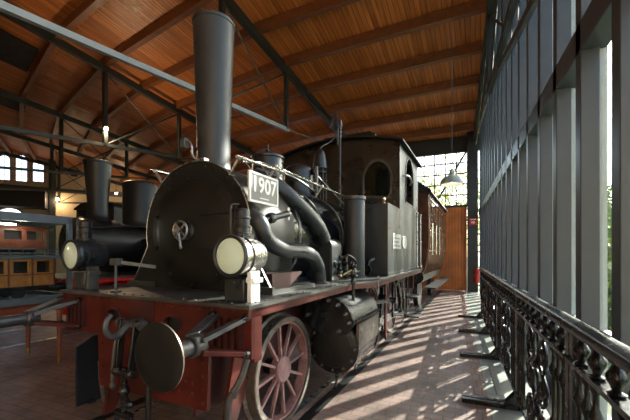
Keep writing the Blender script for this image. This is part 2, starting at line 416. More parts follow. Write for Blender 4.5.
def onleft(name, a0, a1, b0, b1, c0, c1, m):
    f = MB(); f.add([fn(a, b, c) for c in (c0, c1) for a, b in ((a0,b0),(a1,b0),(a1,b1),(a0,b1))], [(0,1,2,3),(7,6,5,4),(0,4,5,1),(1,5,6,2),(2,6,7,3),(3,7,4,0)])
    return f.build(name, M[m])
struct(onleft('trim_20', 39.5, 55, 6.35, 6.62, -.35, 0, 'truss'))
tag(onleft('gallery', 49.0, 54, 4.95, 6.2, -1.6, -.02, 'dark'), 'black overhanging gallery box under the arched windows of the cream wall', 'gallery')
tag(onleft('iron_column', 48.55, 48.95, 0, 9.0, -.5, -.1, 'truss'), 'dark iron column standing against the cream gable wall', 'column')
struct(MB().plate([[(51.3 - 1.1, 3.9), (51.3 + 1.1, 3.9)] + arc((51.3, 3.9), 1.12, 0, 180, 14)[1:-1], [(51.3 - .93, 4.02), (51.3 + .93, 4.02)] + arc((51.3, 4.02), .93, 0, 180, 14)[1:-1]], fn, -.08, .1).build('window_43', M['truss']))
tag(onleft('wall_loudspeaker', 47.2, 47.6, 7.7, 8.05, -.3, -.01, 'dark'), 'small dark loudspeaker box high on the cream gable wall', 'loudspeaker')
# wall behind the visitor
for k in range(-1, 5):
    A, B = pt(k, 62, 0), pt(k + 1, 62, 0); d = (B - A).normalized(); n = Vector((d.y, -d.x, 0)) * .15
    f = MB(); f.add([tuple(p + Vector((0,0,z))) for p in (A - n, B - n, B + n, A + n) for z in (0, roofz(62) + .05)], [(0,2,4,6),(1,7,5,3),(0,1,3,2),(2,3,5,4),(4,5,7,6),(6,7,1,0)])
    struct(f.build('wall_back', M['plaster']))
# smoke hatches in the ceiling
for (k0, k1, ra, rb, lb) in ((2.27, 2.6, 49.9, 51.1, 'dark open roof hatch between timber purlins, the larger one above the tie beam'), (3.1, 3.4, 49.6, 50.6, 'dark open roof hatch between timber purlins, the smaller one farther off')):
    f = MB(); q = [pt(k0, ra, roofz(ra)), pt(k0, rb, roofz(rb)), pt(k1, rb, roofz(rb)), pt(k1, ra, roofz(ra))]
    f.add([tuple(p - Vector((0,0,.09))) for p in q] + [tuple(p - Vector((0,0,.01))) for p in q], [(0,1,2,3),(7,6,5,4),(0,4,5,1),(1,5,6,2),(2,6,7,3),(3,7,4,0)])
    tag(f.build('roof_hatch', M['dark']), lb, 'hatch')

# pendant lamp, bulbs
t = thing('pendant_lamp', 'pale green bell shaped pendant lamp hanging before the gridded window', 'lamp', (-.07, 9.0, 3.35))
MB().lathe((0,0,0), (0,0,1), [(.29,0),(.285,.03),(.25,.12),(.17,.20),(.075,.24),(.06,.36),(.02,.40)], 32, caps=False).build('lamp_shade', M['shade'], t)
MB().lathe((0,0,0), (0,0,1), [(.27,.004),(.235,.11),(.16,.185),(.02,.20)], 32, caps=False).build('shade_lining', M['shadewhite'], t)
MB().ball((0,0,.09), .05).build('light_bulb', M['coolbulb'], t)
MB().cyl((0,0,.38), (0,0,roofz(46) - 3.37), .009, n=6).build('cord', M['grey'], t)
def spot(x, y, z, lb, m='bulb', r=.07, drop=.5, power=25, col=(1,.72,.42)):
    t = thing('hanging_light', lb, 'lamp', (x, y, z), 0, None)
    MB().ball((0,0,0), r).build('light_bulb', M[m], t)
    MB().cyl((0,0,r*.6), (0,0,r*2.2), r*.55, n=10).cyl((0,0,r*2), (0,0,drop), .012, n=6).build('lamp_holder', M['truss'], t)
    L = bpy.data.lights.new('lamp_light', 'POINT'); L.energy = power; L.color = col; L.shadow_soft_size = r
    lo = bpy.data.objects.new('lamp_light', L); COL.objects.link(lo); lo.location = (x, y, z - r * 1.6)
spot(-11.55, 8.2, 6.12, 'glowing bulb below the truss post above the old engine chimney', r=.06, power=160)
p = pt(4.6, 44.6, 6.3); spot(p.x, p.y, p.z, 'small white glowing light between the old engine chimney and its dome', 'coolbulb', .10, .8, 50)
p = pt(4.9, 48.4, 5.75); spot(p.x, p.y, p.z, 'yellow glowing light beside the iron column of the cream wall', 'bulb', .11, .6, 50)
# ================================================================== THE ENGINE (u across, v back from the buffer beam, z up)
def engine_root(name, label, cat, u=0, v=0, yaw=0):
    X = (cos(YAW), -sin(YAW)); Y = (sin(YAW), cos(YAW))
    return thing(name, label, cat, (ENG[0] + u*X[0] + v*Y[0], ENG[1] + u*X[1] + v*Y[1], 0), -YAW + yaw)
E1 = engine_root('steam_locomotive', 'black tank steam locomotive with red buffer beam, tall chimney and 1907 board', 'locomotive')

# ---- frames and deck
deck = [(-1.12,-.05),(1.12,-.05),(1.12,2.0),(1.29,2.35),(1.29,6.1),(-1.29,6.1),(-1.29,2.35),(-1.12,2.0)]
dk = MB().plate([deck], lambda a, b, t: (a, b, t), 1.275, 1.30); rv = dk
for i in range(19): rv.lathe((-1.05 + i * .1167, -.0, 1.30), (0,0,1), [(.013,0),(.012,.006),(.006,.010)], 8)
for i in range(16): rv.lathe((1.06, .1 + i * .12, 1.30), (0,0,1), [(.011,0),(.010,.005),(.005,.008)], 8)
dk.build('running_board', M['deck'], E1)
for s in (-1, 1):
    vb = MB()
    path = [(1.10,-.03),(1.10,2.02),(1.27,2.36),(1.27,6.1)]
    inn = [(1.082,-.03),(1.082,2.03),(1.252,2.37),(1.252,6.1)]
    vb.plate([[(s*a, b) for a, b in path] + [(s*a, b) for a, b in reversed(inn)]], lambda a, b, t: (a, b, t), 1.21, 1.275)
    vb.build('valance', M['red'], E1)
for s in (-1, 1):
    MB().box(s*.55 - .014, s*.55 + .014, .03, 6.3, .42, 1.27).build('frame_plate', M['deepred'], E1)
MB().box(-.55, .55, 2.9, 2.94, .45, 1.27).box(-.55, .55, 1.5, 1.53, .45, 1.27).box(-.55,.55, 5.9, 5.93, .5, 1.27).build('frame_stay', M['deepred'], E1)
# ---- buffer beam with two oval openings and lower apron
def oval(cx, cz, w, h, n=8):
    return [(cx + w/2*.45 + w*.275*cos(a), cz + h/2*sin(a)) for a in [(-pi/2 + pi*i/n) for i in range(n+1)]] + [(cx - w/2*.45 + w*.275*cos(a), cz + h/2*sin(a)) for a in [(pi/2 + pi*i/n) for i in range(n+1)]]
bo = [(-1.10,.93),(-.60,.93),(-.57,.47),(.70,.50),(.72,.93),(1.10,.93),(1.10,1.272),(-1.10,1.272)]
bbm = rv = MB().plate([bo, oval(-.365,1.115,.17,.10), oval(.355,1.105,.19,.11)], lambda a, b, t: (a, t, b), 0, .03)
for x in [-.95 + .1 * i for i in range(20)]:
    rv.lathe((x, 0, 1.245), (0,-1,0), [(.012,0),(.011,.006),(.005,.010)], 8)
for z in (.55,.65,.75,.85): 
    for x in (-.53, .66): rv.lathe((x, 0, z), (0,-1,0), [(.012,0),(.011,.006),(.005,.010)], 8)
for x in (.35,.42,.49,.56):
    for z in (.60, .68): rv.lathe((x, 0, z), (0,-1,0), [(.014,0),(.012,.007),(.006,.012)], 8)
bb = bbm.build('buffer_beam', M['red'], E1)
for c in ((-.365,1.115,.19,.12),(.355,1.105,.21,.13)): MB().plate([oval(*c), oval(c[0],c[1],c[2]-.03,c[3]-.03)], lambda a, b, t: (a, t, b), -.008, .03).build('opening_rim', M['deepred'], bb)
MB().box(-.5, .5, .055, .06, 1.0, 1.25).build('recess_shade', M['dark'], bb)  # black sheet behind the openings, standing in for their shade

MB().box(-.15, .15, -.012, 0, 1.0, 1.26).build('hook_plate', M['deepred'], bb)
for s in (-1, 1): MB().box(s*1.085-.015, s*1.085+.015, .03, .12, .90, 1.27).build('beam_end', M['red'], bb, bevel=.003)
for s in (-1, 1):
    for x in (.78,.84,.90,.96,1.02): MB().box(s*x - .012, s*x + .012, -.03, 0, .98, 1.2).build('beam_rib', M['deepred'], bb)
# ---- buffers
for s in (-1, 1):
    u, z = (.925 if s > 0 else -1.0), 1.088
    b = bfm = MB().lathe((u, -.30, z), (0,-1,0), [(.062,-.02),(.070,0),(.070,.06),(.062,.07)], 24)
    bf = bfm.build('buffer', M['grey'], E1)
    top = MB(); low = MB()
    for dx in (-1, 1):
        top.beam((u + dx*.05, -.33, z + .035), (u + dx*.135, -.004, z + .125), .068, .030, up=(0,.3,1))
        low.beam((u + dx*.05, -.33, z - .035), (u + dx*.135, -.004, z - .115), .068, .030, up=(0,-.3,1))
    for fl, dz in ((top, .125), (low, -.115)):
        fl.slot(1)
        for dx in (-1, 1): fl.lathe((u + dx*.145, -.005, z + dz), (0,-1,0), [(.028,0),(.028,.034),(.016,.038),(.016,.055)], 8)
    top.build('upper_flange', [M['grey'], M['greasy']], bf, bevel=.003); low.build('lower_flange', [M['red'], M['greasy']], bf, bevel=.003)
    dv = 0 if s > 0 else .05
    MB().lathe((u, -.33, z), (0,-1,0), [(.047,0),(.047,.25+dv)], 20).build('plunger', M['grey'], bf)
    cr = .022 if s < 0 else .012
    MB().lathe((u, -.565-dv, z), (0,-1,0), [(.06,0),(.17,.008),(.189,.014),(.190,.024)], 48, caps=False).build('buffer_rim', M['tyre'], bf)
    MB().lathe((u, -.588-dv, z), (0,-1,0), [(.1885,0),(.17,.008),(.10,.8*cr),(.001,cr)], 48).build('buffer_head', M['smokebox'], bf)
# ---- coupling
hk = MB().beam((0,.02,1.09),(0,-.17,1.09),.05,.06).tube([(0,-.14,1.095),(0,-.20,1.06),(0,-.25,1.02),(0,-.31,1.03),(0,-.345,1.09),(0,-.335,1.15),(0,-.30,1.185)], .032, r1=.018).build('draw_hook', M['grey'], E1)
MB().cyl((-.10,-.15,1.09),(.13,-.15,1.09),.028,n=12).lathe((.13,-.15,1.09),(1,0,0),[(.042,0),(.042,.03)],12).lathe((-.10,-.15,1.09),(-1,0,0),[(.042,0),(.042,.03)],12).lathe((0,-.005,1.09),(0,-1,0),[(.055,0),(.045,.04),(.035,.10)],16).build('coupling_pin', M['grey'], hk)
hk.location = (0, .045, 0)
cp = MB()
for x in (-.085, .085): cp.beam((x,-.155,1.12),(x*.9,-.20,.72),.022,.055).ball((x*.9,-.20,.72),.04,10)
cp.build('coupling_link', M['greasy'], E1, bevel=.005).location = (0, .045, 0)
sc = MB().cyl((-.12,-.20,.72),(.12,-.20,.72),.028).cyl((0,-.20,.76),(0,-.205,.38),.021,n=10).cyl((-.09,-.205,.40),(.09,-.205,.40),.027)
for i in range(14): sc.lathe((0,-.2,.45 + i*.018),(0,0,1),[(.021,0),(.026,.006),(.021,.012)],10)
sc.ball((0,-.203,.58),.045,10).cyl((0,-.203,.58),(.12,-.24,.52),.012,n=8).ball((.13,-.243,.515),.028,8)
sc.build('coupling_screw', M['greasy'], E1).location = (0, .045, 0)
MB().tube([(-.085,-.205,.40),(-.08,-.21,.25),(-.04,-.215,.12),(0,-.217,.09),(.04,-.215,.12),(.08,-.21,.25),(.085,-.205,.40)], .019).build('coupling_shackle', M['greasy'], E1).location = (0, .045, 0)
MB().tube([(.19,.0,.95),(.19,-.07,.93),(.19,-.09,.75),(.19,-.09,.35),(.16,-.09,.16),(.10,-.10,.12)], .022).lathe((.19,0,.95),(0,-1,0),[(.05,0),(.05,.03)],10).build('brake_hose', M['black'], E1)
MB().tube([(-.22,.0,.98),(-.22,-.07,.96),(-.225,-.10,.75),(-.23,-.10,.58)], .016).ball((-.23,-.10,.56),.03,8).build('safety_chain', M['grey'], E1)
# ---- front guards
for s in (-1, 1):
    MB().plate([[(.30,.95),(.50,.95),(.42,.55),(.22,.12),(.12,.12),(.20,.55)]], lambda a, b, t, s=s: (s*t, a, b), .70, .73).build('guard_iron', M['red'], E1)
    MB().tube([(s*.85,.30,1.0),(s*.86,.27,.85),(s*.84,.20,.68),(s*.78,.14,.52),(s*.76,.16,.22)], .026).lathe((s*.852,.29,.93),(0,0,1),[(.04,0),(.04,.05)],10).lathe((s*.80,.16,.57),(.5*s,.2,1),[(.036,0),(.036,.04)],10).build('sand_pipe', M['grey'], E1)
# ---- smokebox
def sb(r, flare=1.0, zb=1.30, cz=1.86):
    """outline in (u, z): round top, straight flared skirt"""
    a = 12
    pts = [(r*cos(radians(t)), cz + r*sin(radians(t))) for t in [-a + (180 + 2*a) * i / 40 for i in range(41)]]
    return [(flare, zb)] + pts + [(-flare, zb)]
SV = .55
smo = MB().plate([sb(.665, .58)], lambda a, b, t: (a, t, b), SV + .03, 1.36).build('smokebox', M['smokebox'], E1)
fp = MB().plate([sb(.675, .91)], lambda a, b, t: (a, t, b), SV, SV + .03)
for i in range(24):
    a = radians(-14 + 208 * i / 23); fp.lathe((.63*cos(a), SV, 1.86 + .63*sin(a)), (0,-1,0), [(.013,0),(.011,.006),(.005,.010)], 8)
for i in range(7): fp.box(.66 + i*.03, .675 + i*.03, SV - .015, SV, 1.32, 1.335)
fp.build('front_plate', M['smokebox'], smo)
MB().tube([(a, SV, b) for a, b in sb(.676, .912)], .006, n=6, smooth=0).build('edge_glint', M['steel'], smo)  # bright strip standing in for sunlight along the plate edge
for s in (-1, 1): MB().box(s*.74-.19, s*.74+.19, SV-.04, SV, 1.30, 1.36).box(s*.90-.03, s*.90+.03,SV,1.30,1.30,1.335).build('foot_flange', M['deck'], smo)
MB().plate([[(.70,1.30),(.95,1.30),(1.25,1.44),(1.25,1.46),(.70,1.46)]], lambda a, b, t: (t, a, b), .62, .80).build('pipe_bracket', M['deepred'], smo)
door = MB().lathe((0, SV, 1.86), (0,-1,0), [(.56,-.01),(.56,.010),(.54,.016),(.50,.018),(.49,.022),(.48,.026),(.41,.045),(.28,.063),(.12,.072),(.001,.074)], 64)
for i in range(10):
    a = radians(18 + 36 * i)
    door.lathe(Vector((.518*cos(a), SV - .015, 1.86 + .518*sin(a))), (0,-1,0), [(.020,0),(.020,.016),(.011,.02),(.011,.034)], 6)
door = door.build('smokebox_door', M['smokebox'], E1, sharp=25)
for z in (.14, -.16): MB().beam((.16,SV-.073,1.86+z),(.52,SV-.03,1.86+z*1.1),.010,.030,up=(0,1,0)).build('hinge_strap', M['smokebox'], door)
MB().cyl((.54,SV-.03,1.62),(.54,SV-.03,2.08),.018,n=10).build('hinge_pin', M['smokebox'], door)
HV = SV - .165
hw = MB().tube([(.085*cos(2*pi*i/28), HV, 1.86 + .085*sin(2*pi*i/28)) for i in range(28)], .0105, n=8, smooth=0, closed=True)
for i in range(4):
    a = pi/4 + pi/2*i; hw.cyl((0,HV,1.86),(.085*cos(a),HV,1.86+.085*sin(a)),.007,n=6)
hw.build('handwheel', M['steel'], door)
MB().cyl((0,SV-.06,1.86),(0,HV-.01,1.86),.03,n=14).lathe((0,SV-.065,1.86),(0,-1,0),[(.09,0),(.085,.025),(.06,.04)],24).build('locking_spindle', M['pipe'], door)
MB().cyl((0,HV-.02,1.86),(.045,HV-.035,1.70),.011,n=8).lathe((0,HV-.01,1.86),(0,-1,0),[(.03,0),(.03,.03)],12).ball((.045,HV-.035,1.70),.015,8).build('locking_handle', M['steel'], door)
# ---- chimney and lamp iron
MB().lathe((0,.82,0), (0,0,1), [(.30,2.36),(.26,2.42),(.20,2.47),(.172,2.52),(.166,2.60),(.171,2.9),(.206,3.985),(.213,3.99),(.215,4.02),(.207,4.025),(.192,4.02),(.185,3.93)], 48, caps=False).build('chimney', M['chimney'], E1)
li = MB().tube([(.07,.58,2.55),(.02,.56,2.56),(-.02,.55,2.60),(-.03,.55,2.68),(-.06,.55,2.73),(-.10,.55,2.74)], .012).box(.0,.12,.56,.62,2.52,2.56).build('lamp_iron', M['steel'], E1)
MB().box(-.155,-.095,.52,.58,2.68,2.78).build('lamp_socket', M['grey'], li, bevel=.006)
# ---- boiler
MB().lathe((0,1.34,1.86),(0,1,0),[(.665,0),(.665,2.80)],64).build('boiler', M['boiler'], E1)
for v in (1.44, 2.05, 2.75, 3.4):
    MB().lathe((0,v,1.86),(0,1,0),[(.666,0),(.673,.004),(.673,.05),(.666,.054)],64,caps=False).build('boiler_band', M['pipe'], E1)
MB().box(-.5,.5,1.3,2.6,1.02,1.35).build('saddle', M['black'], E1)
MB().box(-.40,.40,2.6,4.1,.75,1.6).build('firebox', M['black'], E1)
dm = MB().lathe((0,1.80,0),(0,0,1),[(.30,2.44),(.25,2.50),(.215,2.55),(.205,2.62),(.205,2.86),(.195,2.90),(.13,2.93),(.02,2.945)],40).build('sand_dome', M['pipe'], E1)
MB().cyl((0,1.80,2.94),(0,1.80,3.06),.012,n=8).lathe((0,1.8,2.95),(0,0,1),[(.04,0),(.03,.03)],12).build('dome_spindle', M['pipe'], dm)
MB().lathe((0,1.80,2.86),(0,0,1),[(.206,0),(.222,.004),(.222,.022),(.206,.026)],40,caps=False).build('dome_lid_rim', M['pipe'], dm)
dm = MB().lathe((0,2.62,0),(0,0,1),[(.34,2.42),(.28,2.50),(.245,2.56),(.235,2.64),(.235,2.84),(.225,2.90),(.18,2.95),(.10,2.98),(.02,2.99)],40).build('steam_dome', M['pipe'], E1)
MB().cyl((.235,2.62,2.86),(.30,2.60,2.86),.05,n=12).cyl((.30,2.60,2.92),(.30,2.60,2.52),.035,n=10).build('dome_valve', M['pipe'], dm)
bl = MB().lathe((.06,3.25,3.06),(0,0,1),[(.128,0),(.124,.03),(.112,.12),(.095,.22),(.07,.29),(.04,.325),(.015,.345)],28).build('bell', M['pipe'], E1)
b = MB()
for dx, dy in ((-.08,-.06),(.08,-.06),(-.08,.06),(.08,.06),(0,0)): b.cyl((.06+dx,3.25+dy,2.5),(.06+dx,3.25+dy,3.08),.014,n=8)
b.lathe((.06,3.25,2.98),(0,0,1),[(.11,0),(.11,.03)],20).build('bell_stand', M['black'], bl)
MB().tube([(.06,3.25,3.40),(.06,3.4,3.50),(.10,3.6,3.62),(.16,3.85,3.86),(.18,3.95,4.00)], .009, n=6).build('bell_cord', M['grey'], bl)
MB().cyl((.23,3.72,2.45),(.23,3.72,3.9),.022,n=10).cyl((.23,3.72,3.9),(.23,3.72,4.02),.04,.03,n=12).cyl((.15,3.8,3.6),(.15,3.8,4.05),.016,n=8).build('whistle', M['pipe'], E1)
MB().cyl((.08,3.60,3.86),(.16,3.70,4.14),.016,n=8).cyl((.24,3.62,3.86),(.16,3.70,4.14),.016,n=8).cyl((.16,3.70,3.7),(.16,3.70,4.14),.016,n=8).build('whistle_bracket', M['pipe'], E1)
# ---- big steam pipes at the side
MB().tube([(.24,1.20,2.50),(.38,1.26,2.44),(.55,1.42,2.28),(.66,1.64,2.10),(.70,1.84,1.96),(.70,2.0,1.82)], .098, n=18).build('steam_pipe', M['pipe'], E1)
ex = MB().tube([(.70,.52,1.98),(.79,.53,1.90),(.82,.60,1.76),(.83,.85,1.68),(.83,1.20,1.665),(.83,1.45,1.61),(.83,1.60,1.47),(.83,1.64,1.29)], .073, n=18).build('exhaust_pipe', M['pipe'], E1)
MB().lathe((.83,1.64,1.30),(0,0,1),[(.11,0),(.11,.02),(.075,.03)],20).build('pipe_flange', M['pipe'], ex)
vl = MB().cyl((.74,.58,1.93),(.80,.98,2.03),.03,n=12).lathe((.76,.70,1.96),(.15,1,.25),[(.045,0),(.05,.02),(.05,.06),(.04,.08)],14).build('side_valve', M['pipe'], E1)
MB().cyl((.80,.98,2.09),(.80,.98,1.97),.014,n=8).ball((.80,.98,2.03),.032,10).build('valve_handle', M['steel'], vl)
# ---- handrails
for s in (-1, 1):
    hr = MB().tube([(s*.56,.50,2.50),(s*.56,1.30,2.525)], .015, smooth=0).tube([(s*.53,1.12,2.56),(s*.53,3.1,2.555),(s*.53,3.95,2.55)], .017, smooth=0).build('handrail', M['bright'], E1)
    for v, z in ((.55,2.50),(1.25,2.525),(1.15,2.56),(2.3,2.557),(3.5,2.553)): MB().cyl((s*.44,v,z-.14),(s*.545,v,z),.013,n=8).ball((s*.545,v,z),.026,10).build('rail_stanchion', M['steel'], hr)
MB().tube([(.30,.9,2.58),(.28,1.3,2.66),(.24,1.75,2.66),(.35,2.0,2.60),(.42,2.3,2.50)], .014).tube([(.30,2.62,2.80),(.42,2.9,2.6),(.5,3.3,2.42),(.55,3.6,2.3)], .014).build('oil_pipe', M['grey'], E1)
# ---- pump box with rounded shoulders and fittings
px = [(.46,1.30),(.82,1.30),(.82,1.72)] + arc((.72,1.73), .10, 0, 90, 6) + arc((.56,1.73), .10, 90, 180, 6)
bx = MB().plate([px], lambda a, b, t: (a, t, b), 2.0, 2.32).build('pump_box', M['tank'], E1, bevel=.008)
MB().box(.795, .80, 1.99, 2.0, 1.30, 1.72).build('box_edge', M['brass'], bx)
ft = MB()
for (u, v, z, r) in ((.84,2.10,1.50,.045),(.86,2.22,1.44,.05),(.90,2.12,1.38,.04),(.84,2.26,1.58,.035),(.92,2.26,1.52,.03)):
    ft.lathe((u-.06,v,z),(1,0,.1),[(r*.6,0),(r,.02),(r,.06),(r*.5,.08),(r*.5,.12)],12)
ft.tube([(.86,2.16,1.56),(.95,2.2,1.62),(1.0,2.35,1.55),(.98,2.45,1.4)], .014).tube([(.84,2.2,1.40),(.98,2.1,1.34),(1.05,2.3,1.36)], .012).cyl((.9,2.3,1.3),(.9,2.3,1.62),.02,n=8)
ft.build('pump_fittings', M['greasy'], bx)
lu = MB().lathe((1.15,1.86,1.02),(0,0,1),[(.05,0),(.05,.02),(.016,.03),(.016,.26),(.026,.27),(.03,.30),(.02,.33),(.035,.36),(.04,.43),(.03,.45),(.042,.47),(.042,.49),(.014,.50),(.014,.53)],16).build('lubricator', M['greasy'], E1)
MB().cyl((1.10,1.80,1.40),(1.22,1.92,1.44),.012,n=8).cyl((1.15,1.86,1.46),(1.08,1.70,1.40),.016,n=8).ball((1.06,1.67,1.39),.03,8).build('lubricator_tap', M['brass'], lu)
MB().cyl((1.285,2.45,1.12),(1.285,2.45,1.36),.010,n=6).build('drain_rod', M['steel'], E1)
# ---- vertical air reservoir
ar = MB().lathe((.86,2.72,0),(0,0,1),[(.135,1.30),(.145,1.32),(.148,2.40),(.140,2.42)],40).build('air_reservoir', M['chimney'], E1)
MB().lathe((.86,2.72,2.40),(0,0,1),[(.148,0),(.162,.004),(.162,.05),(.15,.055),(.10,.058)],40).build('reservoir_cap', M['grey'], ar)
MB().lathe((.86,2.72,1.30),(0,0,1),[(.17,0),(.17,.02),(.148,.03)],40,caps=False).build('reservoir_foot', M['pipe'], ar)
# ---- side tanks
for s in (-1, 1):
    tk = MB().box(s*.82 if s > 0 else -1.20, 1.20 if s > 0 else s*.82, 3.27, 4.3, 1.30, 2.42).build('side_tank', M['tank'], E1, bevel=.012)
    MB().box(s*1.205-.012, s*1.205+.005, 3.26, 5.9, 1.31, 1.345).box(s*1.2-.012, s*1.2+.004, 3.262, 3.28, 1.33, 2.43).box(s*1.2-.012, s*1.2+.004, 3.27, 4.3, 2.40, 2.425).build('tank_beading', M['grey'], tk)
    MB().lathe((s*1.12,3.34,2.42),(0,0,1),[(.03,0),(.018,.03),(.022,.05),(.03,.07),(.02,.09)],12).build('tank_tap', M['brass'], tk)
    MB().box(s*.9-.04, s*.9+.04, 3.1, 3.18, 1.42, 1.44).lathe((s*.92,3.14,1.40),(0,1,0),[(.075,-.08),(.085,0),(.06,.06),(.02,.08)],14).tube([(s*.95,3.14,1.32),(s*.95,3.10,1.5),(s*1.0,3.2,1.56)], .03).build('injector', M['greasy'], tk)
# ---- cab
def roofline(u): return 3.60 + .19 * (1 - (u / 1.24) ** 2)
top = [(1.2*(1 - 2*i/16), roofline(1.2*(1 - 2*i/16)) ) for i in range(17)]
front = [(-1.20,1.30),(1.20,1.30)] + top
win = lambda s: [(s*.79 + x, z) for x, z in ([(-.255, 2.70), (.20, 2.66), (.25, 2.74)] + [(.255*cos(radians(a)), 2.99 + .33*sin(radians(a))) for a in range(0, 181, 12)])]
CV = 4.12
cab = MB().plate([front, win(1), win(-1)], lambda a, b, t: (a, t, b), CV, CV + .02).build('cab_front', M['cabfront'], E1)
for s in (-1, 1):
    w = win(s); c = (s*.79, 2.99); sc_ = lambda l, k: [(c[0] + (x - c[0])*k, c[1] + (z - c[1])*k) for x, z in l]
    wf = MB().plate([sc_(w, 1.10), sc_(w, .97)], lambda a, b, t: (a, t, b), CV - .018, CV + .03).build('cab_window', M['grey'], E1)
    MB().plate([w], lambda a, b, t: (a, t, b), CV + .008, CV + .014).build('pane', M['cabglass'], wf)
# side sheets with arched opening
op = lambda: [(4.62,2.62),(5.40,2.62)] + [(5.01 + .39*cos(radians(a)), 3.13 + .39*sin(radians(a))) for a in range(0, 181, 12)]
side = [(CV,1.30),(6.0,1.30),(6.0,3.60),(CV,3.60)]
for s in (-1, 1):
    sd = MB().plate([side, op()], lambda a, b, t, s=s: (s*t, a, b), 1.18, 1.20).build('cab_side', M['tank'], E1)
    o = op(); c = (5.01, 3.05); f = [(c[0] + (x-c[0])*1.06, c[1] + (z-c[1])*1.05) for x, z in o]; g = [(c[0] + (x-c[0])*.985, c[1] + (z-c[1])*.985) for x, z in o]
    MB().plate([f, g], lambda a, b, t, s=s: (s*t, a, b), 1.17, 1.212).build('opening_frame', M['grey'], sd)
    pl = MB().box(s*1.204-.006, s*1.204+.006, 3.58, 4.16, 1.72, 1.97).build('maker_plate', M['plate'], E1, bevel=.004)
    rr = MB()
    for i in range(3): rr.box(s*1.212-.003, s*1.212+.002, 3.66, 4.08 - .06*(i % 2), 1.89 - i*.065, 1.91 - i*.065)
    rr.build('plate_relief', M['grey'], pl)
    MB().plate([[(4.5 + .20*cos(2*pi*i/20), 1.85 + .12*sin(2*pi*i/20)) for i in range(20)]], lambda a, b, t, s=s: (s*t, a, b), 1.20, 1.212).build('oval_plate', M['plate'], E1)
    for v in (5.55, 5.98):
        MB().cyl((s*1.26,v,1.32),(s*1.26,v,2.5),.018,n=10).ball((s*1.26,v,1.34),.035,10).ball((s*1.26,v,2.5),.03,10).ball((s*1.26,v,1.9),.026,10).build('cab_grabrail', M['steel'], E1)
    MB().tube([(s*1.20,4.35,3.06),(s*1.27,4.4,3.06),(s*1.29,4.55,3.06),(s*1.27,4.85,3.03),(s*1.22,4.95,3.0)], .02).build('side_bracket', M['steel'], E1)
MB().plate([[(-1.20,1.30),(1.20,1.30)] + top], lambda a, b, t: (a, t, b), 5.98, 6.0).build('cab_rear', M['cabfront'], E1)
MB().plate([[(-.62,1.30),(.62,1.30),(.62,2.1)] + arc((0,2.1), .62, 0, 180, 20)[1:]], lambda a, b, t: (a, t, b), CV + .02, CV + .35).lathe((0,CV+.36,2.3),(0,1,0),[(.12,0),(.10,.05)],16).build('backhead', M['black'], E1)
ro = [(1.29*(1 - 2*i/24), roofline(1.29*(1 - 2*i/24))) for i in range(25)]
rf = MB().plate([[(u, z + .03) for u, z in ro] + [(u, z) for u, z in reversed(ro)]], lambda a, b, t: (a, t, b), 3.98, 6.15).build('cab_roof', M['black'], E1, bevel=.006)
MB().plate([[(-.55,3.72),(.66,3.72),(.62,4.0),(.5,4.07),(-.5,4.07)]], lambda a, b, t: (a, t, b), 4.6, 5.5).build('roof_vent', M['black'], rf, bevel=.01)
# ---- lamps on the deck
for s in (-1, 1):
    u, z = s*.95, 1.63
    lp = MB().lathe((u,.0,z),(0,1,0),[(.134,-.10),(.141,-.09),(.141,-.055),(.132,-.05),(.130,.12),(.11,.19),(.05,.22),(.001,.225)],40,caps=False).build('headlamp', M['nickel' if s > 0 else 'pipe'], E1)
    MB().lathe((u,-.095,z),(0,-1,0),[(.130,0),(.115,.006),(.06,.018),(.001,.022)],40).build('lamp_lens', M['lens'], lp)
    MB().tube([(u + .135*cos(2*pi*i/32), -.10, z + .135*sin(2*pi*i/32)) for i in range(32)], .013, n=8, smooth=0, closed=True).tube([(u + .134*cos(2*pi*i/32), .0, z + .134*sin(2*pi*i/32)) for i in range(32)], .007, n=6, smooth=0, closed=True).build('lamp_rim', M['pipe'], lp)
    MB().box(u-.05, u+.05, -.02, .10, z+.10, z+.155).lathe((u,.03,z+.14),(0,0,1),[(.066,0),(.066,.02),(.056,.025),(.056,.06),(.062,.065),(.062,.075),(.056,.08),(.056,.12),(.062,.125),(.062,.135),(.056,.14),(.056,.18),(.042,.195),(.02,.20)],24).build('lamp_chimney', M['black'], lp)
    MB().tube([(u-.075,.0,z+.12),(u-.08,.0,z+.33),(u-.065,.01,z+.37),(u-.03,.03,z+.37)], .007, n=8).build('lamp_handle', M['grey'], lp)
    MB().box(u+.07, u+.105, -.005, .10, 1.30, 1.52).box(u+.055, u+.125, .0, .11, 1.44, 1.475).build('lamp_bracket', M['white' if s > 0 else 'grey'], lp, bevel=.004)  # right bracket white, left grey: sunlight put into the colour
    MB().box(u-.14, u+.04, .0, .14, 1.30, 1.47).build('lamp_foot', M['pipe'], lp, bevel=.01)
    lp.location = (0, .06, 0)
MB().cyl((-.42,.05,1.30),(-.42,.05,1.56),.012,n=8).box(-.46,-.38,.02,.09,1.54,1.60).lathe((-.42,.05,1.30),(0,0,1),[(.05,0),(.04,.02)],12).beam((-.40,.06,1.57),(-.22,.30,1.52),.02,.03).build('lamp_stand', M['grey'], E1)
